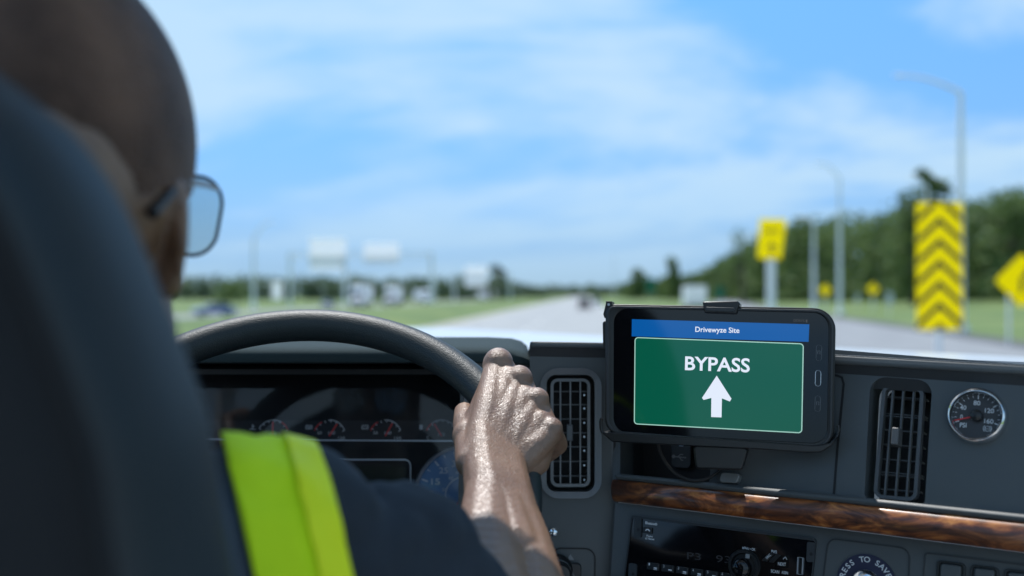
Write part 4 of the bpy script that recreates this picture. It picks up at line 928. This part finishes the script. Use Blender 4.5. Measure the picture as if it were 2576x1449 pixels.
for a in (-28,208,270):
    b=MB(); c0=Vector((.045*math.cos(R(a)),.045*math.sin(R(a))-.02,-.035)); c1=Vector((RW*.97*math.cos(R(a)),RW*.97*math.sin(R(a)),-.002)); b.tube([c0,c0.lerp(c1,.5)+Vector((0,0,-.01)),c1],[.014,.011,.010],10,flat=1.6); b.build('spoke',M_blk,whl,MW,smooth=60)
b=MB(); b.tube([WC-wn*.05,WC-wn*.38],[.032,.04],16); b.build('column',M_blk,whl,smooth=60)
# ================================================================ TABLET
PT=Plane(1812,950,.95,17,4)
tb=thing('tablet','black cased tablet showing a green bypass sign with a white up arrow','tablet',PT.o-PT.n*.02)
case=rpoly(PT.uvs([(1522,1092),(1524,765),(2103,776),(2097,1134)]),[.016,.010,.020,.018],8)
cin=rpoly(PT.uvs([(1544,1086),(1545,776),(2084,788),(2080,1116)]),[.014,.014,.014,.014],8)
b=MB(); b.ring(case,cin,-.010,.0022,.0012); b.prism(case,-.013,-.0099); cs=on(PT,b,'case',M_blk,tb,bevel=.0012)
# raised lip round the glass
b=MB(); b.ring(inset(case,.0016),inset(case,.0040),.0018,.0034); on(PT,b,'case_lip',M_dash2,tb,bevel=.0006)
b=MB(); b.prism(inset(cin,-.001),-.009,.0004); on(PT,b,'glass_front',M_gloss,tb,smooth=None)
SC=[(1589,1072),(1590,803),(2036,816),(2031,1099)]
def sq(s,t_): # bilinear in the screen, s right, t down
    BL,TL,TR,BR=[Vector(q) for q in SC]; a=TL.lerp(TR,s); c=BL.lerp(BR,s); return a.lerp(c,t_)
b=MB(); b.prism(PT.uvs(SC),.0004,.0007); scr=on(PT,b,'screen',screen_mat('screen_black',(.0005,.0005,.0006)),tb,smooth=None)
b=MB(); b.prism(PT.uvs([sq(0,.420/1),sq(0,0),sq(1,0),sq(1,.42)][0:0] or [(1589.5,846),(1590,803),(2036,816),(2034,860)]),.0007,.0009); on(PT,b,'title_bar',screen_mat('screen_blue',(.002,.095,.36)),scr,smooth=None)
gp=rpoly(PT.uvs([(1595,1067),(1597,848),(2022,864),(2018,1090)]),.0035,6)
b=MB(); b.prism(gp,.0007,.0009); on(PT,b,'sign_border',screen_mat('screen_border',(.38,.66,.58)),scr,smooth=None)
b=MB(); b.prism(inset(gp,.00085),.0009,.0010); on(PT,b,'sign_field',screen_mat('screen_green',(.0012,.090,.054)),scr,smooth=None)
b=MB(); z=.0012
M_lt=screen_mat('screen_white',(.75,.82,.95))
ptext(b,PT,'Drivewyze Site',1749,834.5,1860,837.5,z,13,.015); on(PT,b,'title_lettering',M_lt,scr,smooth=None); b=MB()
ptext(b,PT,'BYPASS',1723,930,1886,936,z,34,.02)
on(PT,b,'sign_lettering',M_lt,scr,smooth=None); b=MB()
ar=[(1789,1049),(1789.5,1001),(1770,1006),(1766,1001),(1803,945),(1840,1003),(1836,1010),(1816,1002),(1815,1050)]
b.prism(PT.uvs(ar,z),.0010,.0012)
on(PT,b,'arrow_symbol',M_lt,scr,smooth=None)
b=MB(); ptext(b,PT,'63%',2010,809,2024,809.5,z,6); b.prism(PT.uvs([(2027,811),(2027,804),(2031,804),(2031,811)],z),.0010,.0012); strip(b.bm,arcp(PT.uv(1999,806,z),.001,0,360,12),.0004,z); strip(b.bm,arcp(PT.uv(2006,806,z),.001,0,360,12),.0004,z); on(PT,b,'status_icons',screen_mat('screen_dim',(.05,.05,.05)),scr,smooth=None)
for i,(px,py) in enumerate(((2060,887),(2058,951),(2057,1015))):
    h4=[(px-8,py+20),(px-7,py-20),(px+8,py-19),(px+7,py+21)]; q4=PT.uvs(h4); b=MB(); b.ring(rpoly(q4,.0028,6),rpoly(inset(q4,.0005),.0024,6),.0004,.0012); kb=on(PT,b,'navigation_key',M_silver if i==1 else M_grey,tb)
    b=MB(); b.prism(rpoly(inset(q4,.0006),.0022,6),.0003,.0009); on(PT,b,'key_face',M_gloss,kb)
    if i!=1:
        b=MB(); cc=PT.uv(px,py); strip(b.bm,[(cc.x-.001,cc.y-.0016),(cc.x-.001,cc.y+.0016),(cc.x+.001,cc.y+.0016),(cc.x+.001,cc.y-.0016)],.0003,.0011); on(PT,b,'key_symbol',M_dimw,kb,smooth=None)
# holder
hd=thing('tablet_holder','black cradle with a top clip and a stem holding the tablet on the dashboard','tablet holder',PT.o-PT.n*.05+Vector((0,0,-.08)))
def lip(px0,py0,px1,py1): pass
tray_top=[(1514,1086),(1700,1098),(1900,1110),(2050,1121),(2086,1115),(2100,1102),(2108,1086)]
tray_bot=[(1516,1092),(1540,1112),(1710,1121),(1900,1130),(2030,1139),(2066,1138),(2092,1122),(2110,1098)]
b=MB(); b.prism(PT.uvs(tray_top+tray_bot[::-1],.006),-.020,.006); on(PT,b,'tray',M_blk,hd,bevel=.0012)
b=MB(); b.prism(rpoly(PT.uvs([(1540,1100),(1535,790),(2085,800),(2080,1110)],-.014),.01,5),-.021,-.0132); on(PT,b,'back_plate',M_dash2,hd)
for (pa) in ([(1516,1090),(1512,1078),(1511,1060),(1514,1052)],[(2106,1092),(2110,1084),(2108,1070)]):
    b=MB(); b.tube([PT.M@Vector((*PT.uv(*q_,.003),.003)) for q_ in pa],.0016,8); b.build('corner_hook',M_gloss if False else M_silver,hd,smooth=60) if pa[0][0]>9e9 else b.build('corner_hook',M_blk,hd,smooth=60)
b=MB(); b.prism(rpoly(PT.uvs([(1772,787),(1767,759),(1856,757),(1862,764),(1852,790)],.006),.0012,3),-.018,.0065); cl_=on(PT,b,'top_clip',M_blk,hd,bevel=.0012)
b=MB(); b.prism(rpoly(PT.uvs([(1776,782),(1775,772),(1848,774),(1847,785)],.008),.0012,3),.006,.0082); on(PT,b,'clip_ridge',M_dash2,cl_,bevel=.0005)
b=MB(); q_=PT.uvs([(1520,800),(1517,790),(1524,762),(1523,757),(1540,758),(1540,800)],.002); b.prism(q_,-.010,.0015); on(PT,b,'corner_ear',M_blk,hd,bevel=.0005)
b=MB(); b.prism(circ(PT.uv(1531,766,.002),.0013,14),.0014,.0019); on(PT,b,'screw_head',M_silver,hd,smooth=None)
b=MB(); b.prism(rpoly(PT.uvs([(1516,880),(1515,812),(1520,806),(1530,812),(1530,880)],.0),.002,3),-.012,-.001); on(PT,b,'side_grip',M_blk,hd,bevel=.001)
b=MB(); b.prism(rpoly(PT.uvs([(1750,1180),(1742,1118),(1884,1124),(1868,1183)],.0),.004,4),-.022,.001); st_=on(PT,b,'stem_block',M_blk,hd,bevel=.002)
a_=PT.M@Vector((*PT.uv(1808,1150,0),-.02)); b=MB(); b.tube([a_,a_+Vector((.01,.05,-.005)),a_+Vector((.03,.13,-.01))],[.014,.013,.016],14); b.build('mount_arm',M_blk,hd,smooth=60)
# charging cable
def cpt(px,py,d): return P(px,py,d)
pts=[(1655,1112,1.0),(1662,1140,1.0),(1680,1172,1.0),(1705,1195,1.0),(1735,1208,.99),(1770,1207,.985),(1800,1192,.985),(1815,1178,.985)]
def smoothp(p,n=4):
    o=[]
    for i in range(len(p)-1):
        a,b_,c,d=[Vector(p[max(0,min(len(p)-1,j))]) for j in (i-1,i,i+1,i+2)]
        for s in range(n):
            t=s/n; o.append(.5*((2*b_)+(c-a)*t+(2*a-5*b_+4*c-d)*t*t+(3*b_-a-3*c+d)*t**3))
    o.append(Vector(p[-1])); return o
b=MB(); b.tube(smoothp([cpt(*q) for q in pts]),.0016,8); o=b.build('charging_cable',M_rubber,smooth=60); tag(o,'thin black cable looping below the left half of the tablet','cable')
pts=[(1880,1112,.99),(1893,1130,.99),(1892,1150,.99),(1878,1172,.99),(1860,1186,.99),(1840,1200,1.0),(1832,1210,1.01)]
b=MB(); b.tube(smoothp([cpt(*q) for q in pts]),.0015,8); o=b.build('charging_cable',M_rubber,smooth=60); tag(o,'short black cable curling out right of the holder stem','cable')
# ================================================================ SEAT
seat=thing('driver_chair','dark blue grey high backed seat in the left foreground, hiding the driver\'s back','seat',V3(-.3,.3,-1.34))
ol=[(-260,40),(-120,105),(0,188),(100,265),(200,352),(300,495),(367,640),(417,761),(464,880),(502,985),(531,1075),(548,1190),(570,1335),(592,1455),(640,1700),(720,2200)]
D0=.38; half=[Vector(((px-HX)/F*D0,(HY-py)/F*D0)) for px,py in ol]; cxm=-.315
def resamp(p,n):
    p=[Vector((q[0],q[1],0)) for q in p]; sp=smoothp(p,6); L_=[0]
    for a,b_ in zip(sp,sp[1:]): L_.append(L_[-1]+(b_-a).length)
    o=[]; j=0
    for i in range(n):
        s=L_[-1]*i/(n-1)
        while j<len(L_)-2 and L_[j+1]<s: j+=1
        t=(s-L_[j])/max(1e-9,L_[j+1]-L_[j]); o.append(sp[j].lerp(sp[j+1],min(1,t)))
    return [Vector((q.x,q.y)) for q in o]
half=resamp([(cxm,.135),(cxm+.045,.128)]+[tuple(q) for q in half if q.x>cxm+.07],40)
full=[Vector((2*cxm-q.x,q.y)) for q in half[::-1]][:-1]+half
full+= [Vector((full[-1].x,-.75)),Vector((full[0].x,-.75))]
b=MB(); layers=[]
nl=len(full)
for (ins,yy) in ((.028,.47),(.008,.455),(0,.43),(0,.392),(.004,.380),(.009,.371),(.016,.367),(.022,.369),(.026,.375),(.031,.371),(.040,.368),(.06,.366),(.09,.365)):
    q=inset(full,ins) if ins else full
    if ins>.07: q=[Vector((cxm+(p.x-cxm)*(1-ins*4.6),p.y-(.03 if i<nl-2 else 0)*(ins/.1))) for i,p in enumerate(full)]
    layers.append([b.bm.verts.new((p.x,yy-.05,CZ+p.y)) for p in q])
for A,B_ in zip(layers,layers[1:]):
    for i in range(nl):
        f_=b.bm.faces.new((A[i],A[(i+1)%nl],B_[(i+1)%nl],B_[i]))
        if layers.index(A)>=6: f_.material_index=1
f_=b.bm.faces.new(layers[-1][::-1]); f_.material_index=1; b.bm.faces.new(layers[0])
M_seat2=mat('seat_centre_cloth',(.005,.006,.008),.85,bump=(300,.4,.001))
b.build('backrest',[M_seat,M_seat2],seat,smooth=180)
b=MB(); b.box((-.3,.55,CZ-.86),(.5,.56,.16)); b.build('seat_cushion',M_seat,seat,bevel=.05,seg=4)
b=MB(); b.box((-.3,.5,CZ-1.14),(.4,.44,.4)); b.build('pedestal',M_blk,seat,bevel=.02)
# ================================================================ PERSON
pers=thing('person','driver seen from behind in a yellow green hi-vis vest, right hand on the steering wheel','person',V3(-.25,.6,-1.34))
def pv(px,py,d): return P(px,py,d)
# --- coarse body
mb=MB(); HC=V3(-.2515,.53,.085)
mb.ell(HC,(.0765,.098,.0995)); mb.ell(V3(-.2515,.515,.07),(.074,.09,.085)); mb.ell(V3(-.2515,.555,.06),(.066,.078,.075))
mb.ell(V3(-.2515,.578,.02),(.0545,.058,.065)); mb.ell(V3(-.2515,.580,-.022),(.053,.052,.060)); mb.ell(V3(-.2515,.60,-.062),(.036,.04,.028)); mb.ell(V3(-.2515,.565,-.045),(.054,.045,.045))
mb.cap(V3(-.2515,.642,.045),V3(-.2515,.660,.018),.010,.014); mb.ell(V3(-.2515,.645,-.032),(.022,.012,.010)) # nose, lips
for s in (-1,1):
    mb.ell(V3(-.2515+s*.030,.622,.062),(.022,.014,.009)); mb.ell(V3(-.2515+s*.028,.605,.010),(.02,.02,.018)) # brow, cheek
    rt=Matrix.Rotation(s*R(34),3,'Z')@Matrix.Rotation(R(8),3,'X')
    mb.ell(V3(-.2515+s*.0725,.534,.034),(.0045,.015,.030),rt); mb.ell(V3(-.2515+s*.0745,.531,.045),(.0042,.014,.017),rt); mb.ell(V3(-.2515+s*.066,.540,.008),(.008,.010,.012),rt)
mb.cap(V3(-.2515,.53,.01),V3(-.255,.505,-.13),.058,.064)
mb.chain([V3(-.41,.545,-.155),V3(-.33,.51,-.125),V3(-.26,.50,-.12),V3(-.19,.515,-.145),V3(-.14,.56,-.155)],[.045,.05,.055,.042,.044])
mb.ell(V3(-.27,.52,-.30),(.15,.10,.2)); mb.ell(V3(-.27,.51,-.52),(.13,.095,.2)); mb.ell(V3(-.27,.52,-.70),(.16,.12,.11))
mb.chain([V3(-.14,.56,-.150),V3(-.065,.615,-.185),V3(-.03,.64,-.22),V3(.02,.655,-.268)],[.040,.034,.030,.027])
mb.chain([V3(.02,.655,-.268),V3(.018,.69,-.255)],[.026,.020])
WRL=rim(150)-wn*0+rad_(150)*.03+wn*.02
mb.chain([V3(-.41,.56,-.16),V3(-.47,.66,-.30),V3(-.45,.80,-.24),WRL+Vector((0,-.09,.0))],[.045,.038,.034,.024])
for s in (-1,1):
    mb.chain([V3(-.27+s*.09,.54,-.72),V3(-.27+s*.13,.98,-.70),V3(-.27+s*.13,1.06,-1.18)],[.085,.06,.042])
    mb.chain([V3(-.27+s*.13,1.04,-1.27),V3(-.27+s*.135,1.22,-1.30)],[.04,.032])
coarse=remesh(mb,.0042,6)
# --- fine hand and forearm
def hand(mb,aI,aP,flip=1,mirror=False):
    """grip at wheel angles aI (index) .. aP (little finger)"""
    rr=[.0152,.0140,.0128,.0115]; A=[aI,aI+(aP-aI)*.32,aI+(aP-aI)*.64,aP]
    mc=[]
    lift=[(.016,.0275),(.021,.0285),(.025,.0275),(.028,.0245)]
    for i,a in enumerate(A):
        lr,lnn=lift[i]; m_=rim(a)+rad_(a)*lr+wn*lnn; mc.append(m_)
        pip=rim(a+2)+rad_(a)*(.034+.0015*i)-wn*.003; dip=rim(a+3)+rad_(a)*.026-wn*.023; tip=rim(a+4)-rad_(a)*.001-wn*.028
        mb.chain([m_,pip,dip,tip],[rr[i],rr[i]*.90,rr[i]*.80,rr[i]*.68])
        mb.ell(m_+wn*.0038+rad_(a)*.001,(rr[i]*.93,)*3)   # knuckle
        if i: mb.cap(m_.lerp(pip,.1)-wn*.003,mc[i-1]-wn*.003,.0118,.0122); mb.cap(m_.lerp(pip,.75)-wn*.002,pp_,.0105,.0105)
        pp_=m_.lerp(pip,.75)-wn*.002
    return mc
mb=MB(); mc=hand(mb,32.5,9.5)
W=V3(-.0148,.852,-.1530); E=V3(.02,.655,-.268); ax=(W-E).normalized(); side=(mc[3]-mc[0]); side=(side-ax*side.dot(ax)).normalized(); up=side.cross(ax); up=up if up.z>0 else -up
cb_=[W+side*t_+ax*.012 for t_ in (-.016,-.005,.007,.018)]
for i in range(4):
    mb.chain([cb_[i],cb_[i].lerp(mc[i],.55)+up*.002,mc[i]-up*.001],[.0150,.0148,.0128])
    mb.cap(cb_[i].lerp(mc[i],.2)+up*.0118,mc[i]+up*.0052,.0026,.0036)  # tendons
for i in range(3):
    mb.cap(cb_[i].lerp(cb_[i+1],.5),mc[i].lerp(mc[i+1],.5)-(mc[i]-cb_[i]).normalized()*.014-up*.0035,.012,.0105)
# palm heel and hypothenar edge
mb.chain([W+side*.020+ax*.01-up*.006,cb_[3].lerp(mc[3],.5)+side*.008-up*.008,mc[3]-up*.012],[.014,.0155,.012])
mb.chain([W-side*.014+ax*.012-up*.006,rim(26)+wn*.022-rad_(26)*.006],[.015,.012])
# thumb
th=[W-side*.018+ax*.012-up*.004,pv(1182,1100,.893),pv(1172,1064,.912),rim(30)-rad_(30)*.026-wn*.006]
mb.chain(th,[.0155,.0150,.0125,.0105]); mb.ell(th[1]-side*.002+up*.001,(.0148,)*3)
mb.cap(th[0],cb_[0].lerp(mc[0],.6),.013,.012); mb.cap(th[1].lerp(th[0],.3),cb_[0].lerp(mc[0],.75)-up*.004,.010,.009)
web=[th[1].lerp(th[0],.15)+up*.001,cb_[0].lerp(mc[0],.78)-up*.003]
for q_ in (0,.33,.66,1): mb.cap(th[0].lerp(th[1],q_)+up*.001,cb_[0].lerp(mc[0],.25+.55*q_)+up*.001,.0125,.0130)
for s_ in (-.011,-.004,.004,.011): mb.chain([W+side*s_-ax*.06,W+side*s_+ax*.0+up*.002,W+side*s_*1.1+ax*.035+up*.010],[.0205,.0190,.0135])
for i in range(3):
    mb.cap(cb_[i].lerp(cb_[i+1],.5)+up*.001,mc[i].lerp(mc[i+1],.5)-(mc[i]-cb_[i]).normalized()*.009+up*.0015,.0155,.0128)
# veins on the back of the hand
for (i,j,s0,s1) in ((0,1,.25,.8),(2,3,.15,.7)):
    a=cb_[i].lerp(mc[i],s0).lerp(cb_[j].lerp(mc[j],s0),.5)+up*.0142; c=cb_[i].lerp(mc[i],s1).lerp(cb_[j].lerp(mc[j],s1),.5)+up*.0095
    mb.chain([a,a.lerp(c,.5)+side*.003,c],[.0020,.0022,.0018])
# forearm: radius and ulna sides, flexor bulk
L_=(W-E).length
def fa(t_,s_,u_): return W.lerp(E,t_)+side*s_+up*u_
mb.chain([fa(0,-.010,-.001),fa(.12,-.011,-.001),fa(.35,-.019,-.002),fa(.6,-.022,-.004),fa(1,-.018,0)],[.0190,.0200,.025,.031,.035])
mb.chain([fa(0,.011,-.001),fa(.12,.011,-.001),fa(.35,.014,-.003),fa(.6,.013,-.004),fa(1,.012,0)],[.0195,.0195,.0245,.029,.033])
mb.chain([fa(-.05,0,.001),fa(.1,0,0),fa(.4,0,.001)],[.0185,.0190,.024]); mb.ell(fa(.03,.018,.008),(.009,.009,.009))
fine=remesh(mb,.0015,9,.5)
# left hand on the far side of the wheel
mb=MB(); 
mcl=[]
for i,a in enumerate((146.5,154,161,168.5)):
    m_=rim(a)+rad_(a)*.02+wn*.028; mcl.append(m_); mb.chain([m_,rim(a)+rad_(a)*.038,rim(a)+rad_(a)*.026-wn*.023,rim(a)-rad_(a)*.001-wn*.028],[.0115,.0105,.0095,.008])
WL=WRL+Vector((0,-.07,-.01))
for i in range(4): mb.chain([WL+Vector((.012-.009*i,.01,0)),mcl[i]],[.014,.012])
mb.chain([WL+Vector((.015,.01,0)),rim(158)-rad_(158)*.03+wn*.01,rim(148)-rad_(148)*.028-wn*.004],[.015,.013,.010])
mb.cap(WL,WL+Vector((0,-.05,-.01)),.024,.026)
left=remesh(mb,.0025,4)
bm=bmesh.new(); bm.from_mesh(coarse); bm.from_mesh(left); bm.from_mesh(fine); me=bpy.data.meshes.new('body'); bm.to_mesh(me); bm.free(); me.materials.append(M_skin); me.shade_smooth()
link('body',me,pers)
# hair: short stubble at the sides and back of the head
b=MB(); q=bmesh.ops.create_icosphere(b.bm,subdivisions=5,radius=1); T=Matrix.Translation(V3(-.2515,.528,.083))@Matrix.Diagonal((.0785,.0995,.1015,1)); bmesh.ops.transform(b.bm,matrix=T,verts=q['verts'])
kill=[]
for v in b.bm.verts:
    p=v.co-V3(-.2515,.53,.085); n_=noise.noise(v.co*40)*.008
    if not (-.078+n_<p.z and p.y<.050+n_) or (p.z<-.036+n_ and p.y>-.035): kill.append(v)
bmesh.ops.delete(b.bm,geom=kill,context='VERTS'); b.build('hair',M_hair,pers,smooth=180)
# shirt
def torso(mb,o):
    mb.chain([V3(-.41,.545,-.160),V3(-.33,.515,-.135),V3(-.27,.505,-.135),V3(-.20,.520,-.140),V3(-.138,.562,-.150)],[.055+o,.058+o,.058+o,.058+o,.058+o])
    mb.ell(V3(-.27,.52,-.30),(.165+o,.115+o,.21)); mb.ell(V3(-.27,.515,-.52),(.15+o,.115+o,.2)); mb.ell(V3(-.27,.525,-.66),(.17+o,.13+o,.12))
mb=MB(); torso(mb,0); mb.ell(V3(-.125,.577,-.142),(.05,.05,.052))
mb.chain([V3(-.138,.562,-.150),V3(-.098,.60,-.168),V3(-.066,.630,-.172),V3(-.049,.645,-.198),V3(-.020,.650,-.243)],[.060,.049,.050,.047,.050])
mb.chain([V3(-.41,.56,-.16),V3(-.455,.63,-.26)],[.058,.055])
sh=remesh(mb,.0042,4)
bm=bmesh.new(); bm.from_mesh(sh); bm.normal_update()
for v in bm.verts:
    f=noise.noise(v.co*Vector((12,12,26)))*.007+abs(noise.noise(v.co*Vector((24,24,34))))*.006+noise.noise(v.co*50)*.002; v.co+=v.normal*f
me=bpy.data.meshes.new('shirt'); bm.to_mesh(me); bm.free(); me.materials.append(M_shirt); me.shade_smooth(); link('shirt',me,pers)
# trousers and boots
mb=MB(); mb.ell(V3(-.27,.53,-.72),(.18,.14,.11))
for s in (-1,1): mb.chain([V3(-.27+s*.09,.54,-.72),V3(-.27+s*.13,.98,-.70),V3(-.27+s*.13,1.06,-1.16)],[.095,.07,.055])
me=remesh(mb,.008,4); me.materials.append(M_trouser); me.shade_smooth(); link('trousers',me,pers)
for s in (-1,1):
    mb=MB(); mb.chain([V3(-.27+s*.13,1.06,-1.16),V3(-.27+s*.13,1.05,-1.27),V3(-.27+s*.135,1.25,-1.295)],[.052,.048,.042]); me=remesh(mb,.006,3); me.materials.append(M_blk); me.shade_smooth(); link('boot',me,pers)
# vest: panel over the shoulder and back, open at the arm hole
mb=MB(); torso(mb,.008); vs=remesh(mb,.0036,5)
bm=bmesh.new(); bm.from_mesh(vs); bm.normal_update(); kill=[]
for v in bm.verts:
    p=v.co-Vector((0,0,CZ)); z=p.z
    # arm-hole edge: x limit grows downwards
    neck=(Vector((p.x+.252,p.y-.50)).length<.066 and z>-.12)
    if neck or z<-.7: kill.append(v)
    else: v.co+=v.normal*(noise.noise(v.co*Vector((26,26,7)))*.007+abs(noise.noise(v.co*Vector((18,18,12))+Vector((3,1,2))))*.006+noise.noise(v.co*45)*.0015)
bmesh.ops.delete(bm,geom=kill,context='VERTS')
for (co,no) in ((V3(-.094,.5,-.08),Vector((1,.30,.22))),(V3(0,0,0),Vector((-1,-.324,-.227)))):
    bmesh.ops.bisect_plane(bm,geom=bm.verts[:]+bm.edges[:]+bm.faces[:],plane_co=co,plane_no=no.normalized(),clear_outer=True)
me=bpy.data.meshes.new('vest'); bm.to_mesh(me); bm.free(); me.materials.append(M_vest); me.shade_smooth()
b2=bmesh.new(); b2.from_mesh(vs)
for (co,no) in ((V3(-.105,.44,-.078),Vector((1,0,.2))),(V3(-.33,.44,-.078),Vector((-1,0,0))),(V3(-.3,.44,-.6),Vector((0,0,-1)))):
    bmesh.ops.bisect_plane(b2,geom=b2.verts[:]+b2.edges[:]+b2.faces[:],plane_co=co,plane_no=no.normalized(),clear_outer=True)
b2.normal_update()
for v in b2.verts: v.co-=v.normal*.003
m2=bpy.data.meshes.new('shirt_back'); b2.to_mesh(m2); b2.free(); m2.materials.append(mat('grey_blue_cloth',(.10,.13,.17),.85,bump=(260,.4,.001))); m2.shade_smooth(); link('shirt_back',m2,pers)
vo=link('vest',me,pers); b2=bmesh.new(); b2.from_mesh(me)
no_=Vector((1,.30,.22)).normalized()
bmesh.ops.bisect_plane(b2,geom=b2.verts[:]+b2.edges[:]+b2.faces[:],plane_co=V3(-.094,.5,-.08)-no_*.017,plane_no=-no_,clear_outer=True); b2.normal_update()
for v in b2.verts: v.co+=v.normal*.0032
m2=bpy.data.meshes.new('edge_band'); b2.to_mesh(m2); b2.free(); m2.materials.append(mat('edge_band_yellow',(.90,.98,.0),.6,bump=(300,.4,.001))); m2.shade_smooth(); bo=link('edge_band',m2,vo); so=bo.modifiers.new('thick','SOLIDIFY'); so.thickness=.002; so.offset=1  # yellower strip raised along the right edge of the vest
so=vo.modifiers.new('thick','SOLIDIFY'); so.thickness=.0025; so.offset=1
# eyeglasses
gl=thing('eyeglasses','dark rimmed glasses worn by the driver, right lens showing past his face','glasses',V3(-.2515,.63,.045))
M_fr=mat('glasses_frame',(.02,.02,.022),.3); M_lens=thin_glass('spectacle_lens',(.93,.97,.96),.12,.05)
for s in (-1,1):
    Mx=Matrix.Translation(V3(-.2515+s*.0375,.640,.0505))@Matrix.Rotation(s*R(-10),4,'Z')@Matrix.Rotation(R(90),4,'X')
    pts=rpoly([(-.029,-.018),(-.027,.027),(.033,.024),(.023,-.029)] if s>0 else [(-.023,-.029),(-.033,.024),(.027,.027),(.029,-.018)],.0175,9)
    b=MB(); b.tube([(p.x,p.y,0) for p in pts],.0012,8,closed=True); rm=b.build('rim',M_fr,gl,Mx,smooth=60)
    b=MB(); b.prism(inset(pts,.0005),-.0008,.0008); b.build('lens',M_lens,gl,Mx,smooth=None)
    b=MB(); b.tube([V3(-.2515+s*.064,.635,.067),V3(-.2515+s*.0700,.59,.065),V3(-.2515+s*.0735,.545,.062),V3(-.2515+s*.0740,.520,.054),V3(-.2515+s*.0715,.498,.040)],[.0014,.0018,.0022,.0030,.0032],8,flat=1.0); b.build('temple_arm',M_fr,gl,smooth=60)
b=MB(); b.tube([V3(-.2605,.646,.058),V3(-.2515,.650,.062),V3(-.2425,.646,.058)],.0014,8); b.build('bridge',M_fr,gl,smooth=60)
# drop helper meshes left over
for m_ in list(bpy.data.meshes):
    if m_.users==0: bpy.data.meshes.remove(m_)
